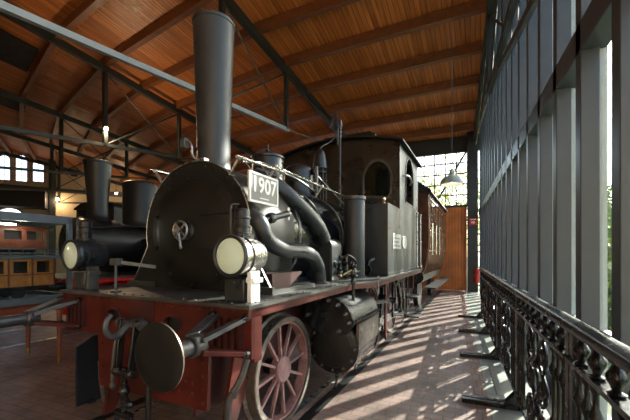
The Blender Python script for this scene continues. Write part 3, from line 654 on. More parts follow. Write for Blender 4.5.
# ---- cylinders and steam chests
for s in (-1, 1):
    cy = MB().lathe((s*.99,1.64,.60),(0,1,0),[(.30,0),(.30,.03),(.285,.035),(.285,.80),(.30,.805),(.30,.84)],48); b = cy; b.slot(1)
    for i in range(12):
        a = 2*pi*i/12; b.lathe((s*.99 + .262*cos(a),1.645,.60 + .262*sin(a)),(0,-1,0),[(.020,0),(.020,.03),(.010,.034),(.010,.05)],6)
    cy = cy.build('cylinder', [M['greasy'], M['grey']], E1)
    cv_ = MB().lathe((s*.99,1.64,.60),(0,-1,0),[(.29,0),(.27,.012),(.235,.02),(.225,.035),(.10,.05),(.001,.052)],48).build('cylinder_cover', M['black'], cy)
    pr = [(.66,.86),(.69,1.06),(.73,1.13),(.80,1.175),(.90,1.19),(1.0,1.18),(1.09,1.145),(1.17,1.085),(1.235,1.0),(1.27,.90),(1.20,.78),(.99,.70)]
    sx = MB().plate([[(s*a, b) for a, b in pr]], lambda a, b, t: (a, t, b), 1.56, 2.52); b = sx; b.slot(1)
    for v in (1.545, 2.535):
        for (a, z) in ((.74,1.12),(.86,1.145),(.98,1.13),(1.09,1.08),(1.18,.99),(1.22,.90),(1.1,.80),(.72,.95)):
            b.lathe((s*a, v + (.0 if v < 2 else 0), z),(0,-1 if v < 2 else 1,0),[(.026,-.02),(.026,.02),(.013,.024),(.013,.06)],6)
    for i in range(7):
        v = 1.64 + i*.13
        for (a, z, n) in ((1.275,.905,(1,0,.4)),):
            b.lathe((s*a, v, z),(s*n[0],n[1],n[2]),[(.022,-.02),(.022,.018),(.012,.022),(.012,.045)],6)
    sx.build('steam_chest', [M['greasy'], M['grey']], E1, bevel=.006)
    pr2 = [(1.255,.86),(1.285,.86),(1.285,.62),(1.22,.40),(1.10,.28),(1.06,.30),(1.17,.43),(1.24,.60)]
    MB().plate([[(s*a, b) for a, b in pr2]], lambda a, b, t: (a, t, b), 1.68, 2.46).build('cylinder_cladding', M['tyre'], cy)
    for z in (.71, .49): MB().box(s*1.0-.05, s*1.0+.05, 2.5, 3.5, z-.02, z+.02).build('slide_bar', M['greasy'], E1)
    MB().cyl((s*1.0,2.4,.60),(s*1.0,3.15,.60),.03,n=12).box(s*1.0-.07, s*1.0+.07, 3.05, 3.3, .50, .70).build('crosshead', M['greasy'], E1)
    for v in (1.74, 2.4): MB().cyl((s*1.0,v,.34),(s*1.0,v,.22),.025,n=8).tube([(s*1.0,v,.24),(s*1.02,v-.08,.18),(s*1.04,v-.18,.17)], .014).build('drain_cock', M['greasy'], cy)
# ---- wheels
def wheel(v, r, spokes, nm, s, hub=.115, balance=False):
    w = MB(); a0 = .1
    cu = s * .735
    w.lathe((cu,v,r+.003),(s,0,0),[(hub,-.05),(hub,.03),(hub*.9,.045),(hub*.55,.05),(.001,.05)],28)
    for i in range(spokes):
        a = 2*pi*i/spokes + a0; d = Vector((0,cos(a),sin(a)))
        c = Vector((cu,v,r+.003))
        w.beam(c + d*hub*.8, c + d*(r-.07), .03, .024, up=(0,-sin(a),cos(a)))
    rim = [(r-.048,-.045),(r-.048,.045),(r-.072,.045),(r-.072,-.045)]
    n = 56; vs = []; fs = []
    for rr, h in rim:
        vs += [(cu + s*h, v + rr*cos(2*pi*i/n), r + .003 + rr*sin(2*pi*i/n)) for i in range(n)]
    for k in range(4):
        fs += [(k*n+i, k*n+(i+1)%n, ((k+1)%4)*n+(i+1)%n, ((k+1)%4)*n+i) for i in range(n)]
    w.add(vs, fs)
    o = w.build(nm, M['wheelred'], E1)
    ty = MB(); rim = [(r-.05,-.065),(r+.028,-.065),(r+.03,-.045),(r+.004,-.028),(r,.06),(r-.008,.068),(r-.05,.068)]
    vs = []; fs = []; m = len(rim)
    for rr, h in rim:
        vs += [(cu + s*h, v + rr*cos(2*pi*i/n), r + .003 + rr*sin(2*pi*i/n)) for i in range(n)]
    for k in range(m):
        fs += [(k*n+i, k*n+(i+1)%n, ((k+1)%m)*n+(i+1)%n, ((k+1)%m)*n+i) for i in range(n)]
    ty.add(vs, fs); ty.build('tyre', M['tyre'], o)
    if balance:
        MB().plate([[(v + rr*cos(t), r + .003 + rr*sin(t)) for rr, t in [(r-.07, radians(x)) for x in range(200, 300, 10)] + [(r-.25, radians(x)) for x in range(290, 190, -10)]]], lambda a, b, t, s=s: (s*t, a, b), .745, .785).build('balance_weight', M['deepred'], o)
    return o
for s in (-1, 1):
    wheel(.955, .515, 12, 'carrying_wheel', s, .125)
    for v in (3.72, 5.15): wheel(v, .56, 12, 'driving_wheel', s, .13, True)
    for v in (.975, 3.72, 5.15):
        if s > 0: MB().cyl((-.7,v,.52 if v < 1 else .563),(.7,v,.52 if v < 1 else .563),.08,n=14).build('axle', M['black'], E1)
    MB().beam((s*.90,3.62,.42),(s*.90,5.25,.42),.05,.10).lathe((s*.84,3.72,.42),(s,0,0),[(.085,0),(.085,.12)],18).lathe((s*.84,5.15,.42),(s,0,0),[(.085,0),(.085,.12)],18).build('coupling_rod', M['steel'], E1, bevel=.006)
    MB().beam((s*1.0,3.2,.60),(s*1.0,5.15,.42),.045,.09).lathe((s*.96,5.15,.42),(s,0,0),[(.075,0),(.075,.09)],18).build('connecting_rod', M['steel'], E1, bevel=.006)
    lk = MB()
    lk.plate([[(3.36,1.22),(3.46,1.22),(3.46,.35),(3.40,.28),(3.36,.35)]], lambda a, b, t, s=s: (s*t, a, b), 1.12, 1.145)
    lk.build('motion_bracket', M['red'], E1)
    MB().beam((s*1.13,2.5,.98),(s*1.13,3.9,.84),.03,.05).build('radius_rod', M['greasy'], E1)
    MB().beam((s*1.13,3.9,1.20),(s*1.13,3.9,.55),.03,.06).cyl((s*1.08,3.9,.84),(s*1.19,3.9,.84),.05,n=12).build('expansion_link', M['greasy'], E1)
    MB().beam((s*1.15,3.9,1.08),(s*1.15,5.0,1.22),.025,.045).build('reversing_rod', M['greasy'], E1)
    MB().beam((s*1.10,3.2,.66),(s*1.13,3.25,1.0),.03,.05).cyl((s*1.08,3.2,.98),(s*1.19,3.2,.98),.04,n=12).build('combination_lever', M['greasy'], E1)
    MB().beam((s*1.12,3.9,.58),(s*1.08,5.15,.42),.025,.05).build('eccentric_rod', M['greasy'], E1)
    for a, b in ((4.2,4.5),(4.6,4.75)): MB().beam((s*1.15,a,1.21),(s*1.15,b,.77),.02,.03).build('lifting_link', M['steel'], E1)
    MB().box(s*.80-.04, s*.80+.04, 4.36, 4.42, .2, 1.0).build('brake_hanger', M['black'], E1)
    for v in (4.295, 4.485): MB().box(s*.80-.045, s*.80+.045, v-.045, v+.045, .35, .85).build('brake_block', M['black'], E1)
    stp = MB().box(s*1.02, s*1.34, 5.15, 5.60, .735, .765).build('cab_step', M['deck'], E1, bevel=.005)
    MB().box(s*1.06, s*1.36, 5.15, 5.60, .335, .365).build('lower_step_board', M['deck'], stp)
    for v in (5.21, 5.53): MB().box(s*1.06-.01, s*1.06+.01, v-.03, v+.03, .35, 1.25).build('step_hanger', M['black'], stp)
    for v in (4.97, 5.82): MB().box(s*1.025-.025, s*1.025+.025, v-.02, v+.02, .45, 1.2).build('step_stay', M['greasy'], stp)
MB().box(-1.1, 1.1, 6.0, 6.04, .85, 1.28).build('rear_beam', M['red'], E1)
for s in (-1, 1):
    MB().lathe((s*.9,6.04,1.06),(0,1,0),[(.09,0),(.06,.3),(.05,.5),(.18,.51),(.18,.53)],24).build('rear_buffer', M['black'], E1)

# ---- year board hung on the rail
B = engine_root('year_board', 'grey board with white border reading 1907, hung beside the smokebox', 'sign')
tilt = lambda a, b, t: (.735 + t, .655 + a, 2.215 + b)
MB().plate([[(-.215,-.125),(.215,-.125),(.215,.125),(-.215,.125)]], tilt, 0, .012).build('panel', M['signgrey'], B)
MB().plate([[(-.22,-.13),(.22,-.13),(.22,.13),(-.22,.13)], [(-.202,-.112),(.202,-.112),(.202,.112),(-.202,.112)]], tilt, -.003, .018).build('border', M['signwhite'], B)
text_part('1907', 'year_digits', .19, M['signwhite'], lambda x, y, z: tilt(x * 1.0, y + .022, .014 + z), B)
MB().plate([[(-.07,-.088),(.07,-.088),(.07,-.080),(-.07,-.080)]], tilt, .012, .0145).build('caption_line', M['signwhite'], B)
MB().cyl((.72,.55,2.32),(.58,.56,2.50),.006,n=6).cyl((.72,.82,2.32),(.58,.82,2.51),.006,n=6).build('hanger', M['steel'], B)

# ---- rails of this track and a dark kerb strip
for s in (-1, 1):
    r = engine_root('rail', 'steel running rail under the 1907 engine, %s' % ('on the side of the iron railing' if s > 0 else 'on the side of the display case'), 'rail')
    MB().box(s*.755-.036, s*.755+.036, -3, 14, -.1, .003).build('rail_head', M['steel'], r)
    MB().box(s*.92-.06, s*.92+.06, -3, 14, -.1, .002).build('groove_strip', M['black'], r)
# ================================================================== THE COACH BEHIND THE ENGINE
CO = engine_root('railway_coach', 'varnished brown old railway coach standing behind the engine cab', 'coach', 0, 8.1)
cs = [(.98,1.02),(1.08,1.25),(1.15,1.7),(1.17,2.2),(1.16,3.38)]
sec = cs + [(1.20,3.42),(.9,3.66),(.5,3.80),(0,3.85)] 
sec = sec + [(-a, b) for a, b in reversed(sec[:-1])]
MB().plate([[(a, b) for a, b in cs] + [(-a, b) for a, b in reversed(cs)]], lambda a, b, t: (a, t, b), 0, 5.0).build('body', M['coach'], CO, bevel=.015)
rfp = [(1.24,3.36),(1.22,3.44),(.9,3.68),(.5,3.82),(0,3.87)]
rfp = rfp + [(-a, b) for a, b in reversed(rfp[:-1])]
MB().plate([rfp], lambda a, b, t: (a, t, b), -.08, 5.08).build('coach_roof', M['black'], CO)
def bodyu(z):
    for (a0, b0), (a1, b1) in zip(cs, cs[1:]):
        if b0 <= z <= b1: return a0 + (a1 - a0) * (z - b0) / (b1 - b0)
    return cs[-1][0]
for s in (-1, 1):
    for i in range(5):
        v = .35 + i * .93
        w = MB().plate([[(v,2.35),(v+.62,2.35),(v+.62,3.1),(v,3.1)], [(v+.05,2.40),(v+.57,2.40),(v+.57,3.05),(v+.05,3.05)]], lambda a, b, t, s=s: (s*t, a, b), 1.165, 1.19).build('coach_window', M['coach'], CO)
        MB().box(s*1.17-.004, s*1.17+.004, v+.05, v+.57, 2.4, 3.05).build('pane', M['cabglass'], w)
    bd = MB()
    for i in range(12):
        v = .2 + i*.42
        for (a0,b0),(a1,b1) in zip(cs, cs[1:]): bd.beam((s*(a0+.008),v,b0),(s*(a1+.008),v,b1),.03,.03,up=(0,1,0))
    for z in (1.7, 2.28, 3.2): bd.box(s*(bodyu(z)+.008)-.012, s*(bodyu(z)+.008)+.012, 0, 5.0, z, z+.03)
    bd.build('beading', M['coach'], CO)
    hr = MB()
    for v in (.15, 1.05, 1.98): hr.cyl((s*1.24,v,1.6),(s*1.24,v,2.5),.014,n=8)
    hr.build('coach_handrail', M['bright'], CO)
    MB().box(s*1.0, s*1.34, .1, 4.9, .62, .66).build('footboard', M['black'], CO)
for v in (1.0, 4.0):
    for s in (-1, 1):
        MB().lathe((s*.68,v,.46),(s,0,0),[(.49,-.06),(.46,.0),(.455,.07),(.40,.06),(.10,.03),(.001,.05)],36,caps=False).build('coach_wheel', M['black'], CO)
MB().box(-.95,.95,.0,5.0,.80,1.03).build('underframe', M['black'], CO)
for s in (-1, 1): MB().lathe((s*.9,0,.98),(0,-1,0),[(.09,0),(.06,.3),(.05,.42),(.18,.43),(.18,.45)],24).build('coach_buffer', M['black'], CO)

# ================================================================== THE SECOND ENGINE ON THE NEXT TRACK
E2 = engine_root('steam_locomotive', 'old black steam locomotive with flared chimney and big dome on the next track', 'locomotive', -5.72, 0)
MB().plate([[(-1.2,1.9),(1.2,1.9),(1.2,9.2),(-1.2,9.2)]], lambda a, b, t: (a, b, t), 1.12, 1.15).build('running_board', M['deck'], E2)
MB().box(-1.2,1.2,1.85,1.9,.85,1.15).build('buffer_beam', M['extred'], E2, bevel=.004)
for s in (-1, 1):
    b = MB().lathe((s*.9,1.85,1.0),(0,-1,0),[(.10,0),(.07,.3),(.045,.31),(.045,.5)],20).build('buffer', M['black'], E2)
    MB().lathe((s*.9,1.36,1.0),(0,-1,0),[(.18,0),(.18,.02),(.001,.03)],32).build('buffer_head', M['black'], b)
    MB().box(s*1.15-.02,s*1.15+.02,1.9,9.2,1.04,1.12).build('valance', M['extred'], E2)
    MB().box(s*.6-.02,s*.6+.02,1.95,9.0,.4,1.12).build('frame_plate', M['extred'], E2)
MB().lathe((0,2.5,1.85),(0,1,0),[(.001,-.06),(.40,-.04),(.50,0),(.60,.0),(.60,.9),(.55,.92),(.55,4.3)],48).build('boiler', M['black'], E2)
MB().lathe((0,3.04,0),(0,0,1),[(.34,2.38),(.27,2.44),(.235,2.55),(.215,2.8),(.29,3.77),(.305,3.78),(.305,3.83),(.28,3.84),(.25,3.75)],40,caps=False).build('chimney', M['black'], E2)
MB().lathe((0,4.16,0),(0,0,1),[(.50,2.32),(.44,2.40),(.43,2.5),(.43,3.42),(.41,3.50),(.36,3.535),(.05,3.56)],40).build('steam_dome', M['black'], E2)
MB().lathe((0,5.5,0),(0,0,1),[(.30,2.3),(.24,2.4),(.24,2.75),(.15,2.85),(.02,2.87)],28).build('sand_dome', M['black'], E2)
cabm = MB()
cabm.plate([[(-1.25,1.15),(1.25,1.15),(1.25,3.2),(.8,3.42),(0,3.5),(-.8,3.42),(-1.25,3.2)], [(.45,2.3),(1.0,2.3),(1.0,2.9),(.45,2.9)], [(-.45,2.3),(-1.0,2.3),(-1.0,2.9),(-.45,2.9)]], lambda a, b, t: (a, t, b), 6.8, 6.83)
for s in (-1, 1): cabm.plate([[(6.8,1.15),(8.8,1.15),(8.8,2.0),(7.6,2.0),(7.6,3.0),(8.8,3.0),(8.8,3.2),(6.8,3.2)]], lambda a, b, t, s=s: (s*t, a, b), 1.22, 1.25)
cabm.build('cab', M['black'], E2)
MB().plate([[(-1.35,3.18),(1.35,3.18),(1.35,3.24),(.85,3.47),(0,3.56),(-.85,3.47),(-1.35,3.24)]], lambda a, b, t: (a, t, b), 6.65, 9.0).build('cab_roof', M['black'], E2)
for s in (-1, 1):
    MB().box(s*.85-.35,s*.85+.35,3.8,6.3,1.15,2.0).build('side_tank', M['black'], E2, bevel=.02)
    for v, r in ((3.1,.5),(4.9,.62),(6.6,.62)):
        MB().lathe((s*.72,v,r),(s,0,0),[(r+.03,-.06),(r,.0),(r-.005,.07),(r-.08,.06),(.1,.03),(.001,.05)],36,caps=False).build('wheel', M['extred'], E2)
    MB().lathe((s*.95,2.0,1.42),(0,-1,0),[(.13,-.2),(.13,.02),(.001,.03)],24).build('headlamp', M['black'], E2)
MB().tube([(.55,2.6,2.2),(.6,3.4,2.3),(.6,6.6,2.35)], .018, smooth=0).build('handrail', M['black'], E2)
for s in (-1, 1):
    r = engine_root('rail', 'steel running rail under the old engine, %s' % ('nearer the display case' if s > 0 else 'towards the cream wall'), 'rail', -5.72, 0)
    MB().box(s*.755-.036, s*.755+.036, -2, 14, -.1, .004).build('rail_head', M['steel'], r)

# ================================================================== DISPLAY CASE WITH MODEL COACH
DC = engine_root('display_case', 'glazed grey-blue display case on red-brown legs holding the wooden model coach', 'display case', -3.70, 1.1)
# local: u from -.53 to .53, v from -3.1 to 0
MB().box(-.56,.56,-3.2,.03,.93,.985).build('tabletop', M['casegrey'], DC, bevel=.006)
MB().box(-.50,.50,-3.12,-.05,.80,.93).build('apron', M['modelred'], DC)
for u in (-.46,.46):
    for v in (-3.06,-1.55,-.10):
        l = MB().cyl((u,v,.0),(u,v,.80),.026,.04,n=12).build('leg', M['modelred'], DC)
        MB().cyl((u,v,.0),(u,v,.10),.030,.032,n=12).build('foot', M['brass'], l)
fr = MB()
for u in (-.53,.53):
    for v in (-3.15,-1.6,-.0):
        if v == -1.6: continue
        fr.box(u-.03,u+.03,v-.03,v+.03,.985,2.18)
    fr.box(u-.03,u+.03,-3.18,.03,2.09,2.18); fr.box(u-.03,u+.03,-3.18,.03,.985,1.03)
for v in (-3.15,0.0):
    fr.box(-.53,.53,v-.03,v+.03,2.09,2.18); fr.box(-.53,.53,v-.03,v+.03,.985,1.03)
fr.box(-.56,.56,-3.18,.03,2.175,2.20)
fr.build('case_frame', M['casegrey'], DC)
for u in (-.53,.53): MB().box(u-.004,u+.004,-3.12,-.03,1.03,2.09).build('glass_pane', M['caseglass'], DC)
for v in (-3.15,0.0): MB().box(-.50,.50,v-.004,v+.004,1.03,2.09).build('glass_pane', M['caseglass'], DC)
cl = MB().box(-.03,.03,-.65,-.45,2.06,2.085).build('case_light', M['coolbulb'], DC)
for v in (-.55, -2.0):
    L = bpy.data.lights.new('case_lamp', 'POINT'); L.energy = 3.5; L.color = (1,.85,.65); L.shadow_soft_size = .08
    lo = bpy.data.objects.new('case_lamp', L); COL.objects.link(lo); lo.parent = DC; lo.location = (.44, v, 2.03)
MC = engine_root('model_coach', 'two-storey wooden model railway coach with rows of windows inside the glass case', 'model', -3.70, 1.1)
bd = MB(); 
def modelside(s, v0, v1, z0, z1, n, pw, u, nm, m):
    b = MB(); st = (v1 - v0) / n; h = z1 - z0; za, zb = z0 + h*.48, z0 + h*.90
    x0, x1 = (s*u - .01, s*u + .01)
    b.box(x0, x1, v0, v1, z0, za).box(x0, x1, v0, v1, zb, z1)
    e = [v0] + [v0 + st*(i + .5) + k*pw/2 for i in range(n) for k in (-1, 1)] + [v1]
    for i in range(0, len(e), 2): b.box(x0, x1, e[i], e[i+1], za, zb)
    return b.build(nm, M[m], MC)
for s in (-1, 1):
    o = modelside(s, -2.85, -.10, 1.17, 1.57, 10, .17, .30, 'lower_side', 'modelwood')
    b = MB()
    for i in range(11): b.box(s*.312-.004, s*.312+.004, -2.85 + i*.275 - .010, -2.85 + i*.275 + .010, 1.17, 1.57)
    b.box(s*.312-.004, s*.312+.004, -2.85,-.10,1.33,1.345); b.build('panel_moulding', M['modelred'], o)
    modelside(s, -2.8, -.2, 1.70, 2.0, 10, .20, .27, 'upper_side', 'modelred')
    rr = MB().box(s*.33-.008,s*.33+.008,-2.9,-.05,1.70,1.715).box(s*.33-.008,s*.33+.008,-2.9,-.05,1.64,1.65)
    for i in range(20): rr.box(s*.33-.006,s*.33+.006,-2.9+i*.15-.006,-2.9+i*.15+.006,1.60,1.71)
    rr.build('gallery_rail', M['casegrey'], MC)
for v in (-2.85,-.10): bd.box(-.29,.29,v-.01,v+.01,1.17,1.57)
bd.build('end_wall', M['modelwood'], MC)
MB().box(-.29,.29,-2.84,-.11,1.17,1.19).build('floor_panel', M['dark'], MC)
MB().box(-.34,.34,-2.92,-.04,1.57,1.61).build('middle_deck', M['casegrey'], MC)
MB().box(-.26,.26,-2.8,-.2,1.62,1.64).build('upper_floor', M['dark'], MC)
MB().plate([[(-.33,2.0),(.33,2.0),(.25,2.04),(0,2.06),(-.25,2.04)]], lambda a, b, t: (a, t, b), -2.85, -.15).build('model_roof', M['modelred'], MC)
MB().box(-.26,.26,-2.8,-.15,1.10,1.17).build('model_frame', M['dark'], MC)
for v in (-2.5,-1.5,-.5):
    for s in (-1, 1): MB().lathe((s*.2,v,1.07),(s,0,0),[(.085,-.02),(.08,.02),(.02,.03),(.001,.03)],20).build('model_wheel', M['dark'], MC)

MB().box(-.22,.22,-2.78,-.17,1.20,1.555).build('interior_shade', M['dark'], MC)  # black core box added as the shade behind the lower windows
MB().box(-.19,.19,-2.72,-.28,1.66,1.99).build('upper_interior_shade', M['dark'], MC)  # same painted shade for the upper storey
# dark goods wagon farther off, behind the old engine
GW = engine_root('goods_wagon', 'dark covered goods wagon standing beyond the old engine, below the cream wall', 'wagon', -11.9, 6.6)
MB().box(-1.3,1.3,0,7.0,1.15,3.55).build('body', M['black'], GW, bevel=.02)
rp = [(1.38,3.5),(1.34,3.58),(.9,3.74),(0,3.84)]; rp = rp + [(-a, b) for a, b in reversed(rp[:-1])]
MB().plate([rp], lambda a, b, t: (a, t, b), -.1, 7.1).build('wagon_roof', M['black'], GW)
wb = MB()
for i in range(9):
    z = 1.35 + i*.25; wb.box(-1.3,1.3,-.012,0,z,z+.02)
wb.box(-1.3,-1.18,-.03,0,1.15,3.5).box(1.18,1.3,-.03,0,1.15,3.5).box(-.06,.06,-.03,0,1.15,3.55).build('plank_battens', M['truss'], GW)
MB().box(1.3,1.34,2.5,4.5,1.2,3.4).build('sliding_door', M['black'], GW)
MB().box(-1.2,1.2,0,7.0,.85,1.15).build('underframe', M['black'], GW)
for s in (-1, 1):
    for v in (1.4, 5.6): MB().lathe((s*.7,v,.49),(s,0,0),[(.51,-.06),(.48,.0),(.475,.07),(.1,.03),(.001,.05)],32,caps=False).build('wheel', M['black'], GW)
    MB().lathe((s*.9,0,1.02),(0,-1,0),[(.09,0),(.06,.3),(.05,.45),(.18,.46),(.18,.48)],24).build('buffer', M['black'], GW)
# navy board standing by the beam end
t = engine_root('standing_board', 'dark navy board standing on the brick floor beside the buffer beam', 'board', -1.46, .26)
MB().plate([[(0,0),(1.0,0),(1.0,.80),(.16,.72),(0,.64)]], lambda a, b, t: (.03 + t, a, b), 0, .03).build('panel', M['navy'], t)
MB().box(-.06,.12,.1,.16,0,.03).box(-.06,.12,.8,.86,0,.03).build('board_foot', M['navy'], t)

# ================================================================== IRON RAILING: four cast panels
def spiral(c, r, a0, turns, sg, n=26):
    return [(c[0] + (r*(1 - .8*i/n))*cos(a0 + sg*2*pi*turns*i/n), 0, c[1] + (r*(1 - .8*i/n))*sin(a0 + sg*2*pi*turns*i/n)) for i in range(n+1)]
def make_panel():
    t = thing('railing_panel', 'x', 'railing', (0,0,0), 0, None)
    Lp = 1.76
    MB().plate([[(-.045,1.218),(.045,1.218),(.052,1.24),(.045,1.265),(.02,1.28),(-.02,1.28),(-.045,1.265),(-.052,1.24)]], lambda a, b, x: (x, a, b), -.008, Lp + .008).build('handrail', M['railing'], t, bevel=.004)
    MB().box(0, Lp, -.035, .035, 1.035, 1.06).build('middle_rail', M['railing'], t, bevel=.004)
    MB().box(0, Lp, -.025, .025, .13, .16).build('bottom_rail', M['railing'], t, bevel=.004)
    for x in (.03, Lp - .03):
        p = MB().box(x-.03, x+.03, -.012, .012, 0, 1.22).build('post', M['railing'], t, bevel=.003)
        f = MB().box(x-.03, x+.03, -.22, .54, .0, .05).plate([[(-.12,.05),(.12,.05),(.03,.16),(-.03,.16)]], lambda a, b, h, x=x: (x + h, a, b), -.02, .02).build('floor_foot', M['railing'], t, bevel=.004)
    for i in range(8):
        x = .16 + i*(Lp-.32)/7
        MB().lathe((x,0,1.06),(0,0,1),[(.03,0),(.034,.012),(.016,.022),(.022,.04),(.036,.065),(.038,.085),(.024,.11),(.016,.13),(.03,.145),(.03,.16)],14).build('urn', M['railing'], t)
    xs = [.13,.24,.35, Lp-.35, Lp-.24, Lp-.13]
    for x in xs:
        MB().lathe((x,0,.16),(0,0,1),[(.024,0),(.024,.03),(.013,.05),(.013,.30),(.022,.32),(.03,.35),(.022,.38),(.013,.40),(.013,.66),(.022,.68),(.032,.71),(.022,.74),(.013,.76),(.013,.82),(.026,.845),(.026,.875)],12).build('baluster', M['railing'], t)
    c = Lp/2
    for sx in (-1, 1):
        for (zc, sg) in ((.87,1),(.59,-1),(.31,1)):
            r = .135
            sp = spiral((c + sx*.20, zc), r, -pi/2*sg*1.0, 1.6, sg*sx)
            MB().tube(sp, .016, n=8, smooth=2).ball((sp[-1][0],0,sp[-1][2]),.024,8).build('scroll', M['railing'], t)
        MB().tube([(c+sx*.04,0,.16),(c+sx*.34,0,.30),(c+sx*.06,0,.45),(c+sx*.36,0,.64),(c+sx*.06,0,.82),(c+sx*.30,0,1.035)], .014, n=8, smooth=8).build('scroll_stem', M['railing'], t)
    for z in (.91,.59,.28):
        MB().tube([(c + .085*cos(2*pi*i/20), 0, z + .105*sin(2*pi*i/20)) for i in range(20)], .014, n=8, smooth=0, closed=True).build('ring', M['railing'], t)
    for z in (.435,.75): MB().ball((c,0,z),.042,10,(1,.6,1)).build('rosette', M['railing'], t)
    return t
RP = make_panel()
spots = [((.61,.55),(.61,2.31),'ornate black iron railing panel whose broad handrail is seen largest'),
         ((.61,2.33),(.61,4.09),'ornate black iron railing panel second in the row, from the visitor end'),
         ((.61,4.11),(.61,5.87),'ornate black iron railing panel third in the row, from the visitor end'),
         ((.61,5.89),(.61,7.65),'ornate black iron railing panel fourth in the row, from the visitor end'),
         ((.61,7.67),(.61,9.43),'ornate black iron railing panel at the end of the row by the far door')]
for i, (a, b, lb) in enumerate(spots):
    o = RP if i == 0 else dup(RP)
    o.location = (a[0], a[1], .003); o.rotation_euler = (0, 0, atan2(b[1]-a[1], b[0]-a[0]))
    o['label'] = lb; o['category'] = 'railing'; o['group'] = 'iron railing panels'
# feet point towards the engine
# ================================================================== EXTINGUISHER AND SIGN ON THE FAR POST
t = thing('fire_extinguisher', 'red fire extinguisher hanging low on the dark post beside the glazed strip', 'fire extinguisher', (.86,15.58,.40))
MB().lathe((0,0,0),(0,0,1),[(.10,0),(.12,.02),(.12,.50),(.10,.56),(.045,.60),(.04,.63)],28).build('cylinder_body', M['extred'], t)
MB().lathe((0,0,.63),(0,0,1),[(.05,0),(.05,.05),(.03,.06)],14).box(-.02,.12,-.015,.015,.69,.71).build('valve_head', M['black'], t)
MB().tube([(.04,-.03,.66),(.14,-.05,.60),(.145,-.06,.4),(.135,-.06,.12)], .014).build('hose', M['black'], t)
MB().plate([[(-.07,.2),(.07,.2),(.07,.42),(-.07,.42)]], lambda a, b, x: (a, -.121 - x + .03*abs(a)/.07, b), 0, .003).build('paper_band', M['signwhite'], t)
MB().box(-.05,.02,.11,.15,.1,.56).build('wall_bracket', M['black'], t)
t = thing('fire_sign', 'small square red fire sign with white symbol on the dark post', 'sign', (.71,15.715,2.98))
MB().box(-.15,.15,-.008,0,-.15,.15).build('panel', M['extred'], t)
MB().plate([[(-.10,-.05),(.02,-.05),(.02,-.10),(.11,0),(.02,.10),(.02,.05),(-.10,.05)]], lambda a, b, x: (a*.7 + .0, -.010 + x, b*.7 - .03), -.003, .003).box(-.11,.11,-.0115,-.008,.075,.105).build('symbol', M['signwhite'], t)

# ================================================================== TREES AND BUSHES OUTSIDE
def tree(name, lb, x, y, h, cr, n, m, seed, trunk=True, z0=0.0, group='trees outside the shed'):
    rnd = random.Random(seed); t = thing(name, lb, 'tree' if trunk else 'bush', (x, y, -.21), 0, group)
    f = MB(); fs = []
    for i in range(n):
        while True:
            p = Vector((rnd.uniform(-1,1), rnd.uniform(-1,1), rnd.uniform(-1,1)))
            if .35 < p.length < 1: break
        lump = .85 + .25*sin(p.x*5 + seed)*cos(p.y*5 - p.z*4)
        c = Vector((p.x*cr*lump, p.y*cr*lump, (h + z0)/2 + p.z*(h - z0)/2*lump))
        a = Vector((rnd.gauss(0,1), rnd.gauss(0,1), rnd.gauss(0,1))).normalized(); b = a.orthogonal().normalized(); s = rnd.uniform(.09,.2)
        fs += [c - a*s*.9, c + b*s*.5, c + a*s*.9, c - b*s*.5]
    f.v = [tuple(v) for v in fs]; f.f = [(4*i,4*i+1,4*i+2,4*i+3) for i in range(n)]
    f.build('crown' if trunk else 'foliage', M[m], t)
    s = MB()
    if trunk: s.cyl((0,0,0),(0,0,h*.6),.16,.07,n=10)
    for i in range(6):
        a = i*1.05; s.cyl((0,0,h*(.3 if trunk else .02)),(cr*.6*cos(a),cr*.6*sin(a),h*(.75 if trunk else .7)),.05 if trunk else .02,.015,n=6)
    s.build('trunk' if trunk else 'stem', M['bark'], t)
    return t
tr = [(-1.9,20.5,6.6,2.0,1900,'leaf2','bushy yellow-green tree close behind the gridded window above the door'),
      (-5.9,24.5,7.5,2.1,1500,'leaf2','sunlit yellow-green tree outside the gridded window, behind the pendant lamp'),
      (.2,27.5,9.5,3.0,1900,'leaf2','tall pale green tree far outside the gridded window'),
      (2.4,21.0,5.4,1.6,900,'leaf2','slim green tree seen through the tall glazed strip beside the post'),
      (6.2,17.2,5.2,2.0,1500,'leaf','dark green tree outside the glazed wall, seen between its columns'),
      (3.9,11.8,3.4,1.3,900,'leaf','rounded dark green tree close outside the glazed wall')]
for i, (x, y, h, cr, n, m, lb) in enumerate(tr): tree('garden_tree', lb, x, y, h, cr, n, m, 11 + i, True, h*.18)
for i, (x, y, h, lb) in enumerate(((2.75,8.1,1.9,'low leafy green bush just outside the glazed wall'),)):
    tree('garden_bush', lb, x, y, h, .9, 700, 'leaf', 40 + i, False, .1, None)

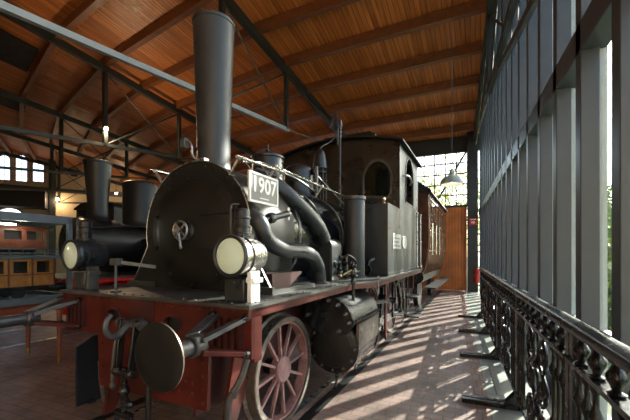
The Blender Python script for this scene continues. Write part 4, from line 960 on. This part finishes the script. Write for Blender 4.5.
# ================================================================== LIGHT
SUN_AZ, SUN_EL = radians(32), radians(33)
sd = bpy.data.lights.new('sun', 'SUN'); sd.energy = 12.5; sd.angle = radians(.6); sd.color = (1, .94, .86)
so = bpy.data.objects.new('sun', sd); COL.objects.link(so)
dirn = Vector((sin(SUN_AZ)*cos(SUN_EL), cos(SUN_AZ)*cos(SUN_EL), sin(SUN_EL)))
so.rotation_euler = dirn.to_track_quat('Z', 'Y').to_euler(); so.location = (8, 20, 20)
w = bpy.data.worlds.new('sky'); bpy.context.scene.world = w; w.use_nodes = True
nt = w.node_tree; bg = nt.nodes['Background']; sky = nt.nodes.new('ShaderNodeTexSky')
sky.sky_type = 'NISHITA'; sky.sun_disc = False; sky.sun_elevation = SUN_EL; sky.sun_rotation = SUN_AZ; sky.dust_density = 2.5
nt.links.new(sky.outputs[0], bg.inputs[0]); bg.inputs[1].default_value = .52
def portal(loc, rot, sx, sy):
    l = bpy.data.lights.new('daylight_opening', 'AREA'); l.shape = 'RECTANGLE'; l.size = sx; l.size_y = sy; l.cycles.is_portal = True
    o = bpy.data.objects.new('daylight_opening', l); COL.objects.link(o); o.location = loc; o.rotation_euler = rot
portal((1.5, 4.5, 4.6), (0, radians(90), 0), 9.0, 24)
portal((-1.7, 16.4, 4.9), (radians(-90), 0, 0), 5.0, 2.5)
# ================================================================== CAMERA AND VIEW
cd = bpy.data.cameras.new('camera'); cd.sensor_width = 36; cd.lens = FOC / 630 * 36; cd.shift_y = (HOR - 210) / 630; cd.clip_start = .05; cd.clip_end = 500
co = bpy.data.objects.new('camera', cd); COL.objects.link(co); co.location = (0, 0, EYE); co.rotation_euler = (pi/2, 0, TB)
sc = bpy.context.scene; sc.camera = co
sc.view_settings.view_transform = 'Standard'; sc.view_settings.look = 'None'; sc.view_settings.gamma = 1; sc.view_settings.exposure = .85
sc.cycles.max_bounces = 10; sc.cycles.diffuse_bounces = 5; sc.cycles.transparent_max_bounces = 24; sc.cycles.use_denoising = True; sc.cycles.sample_clamp_indirect = 6
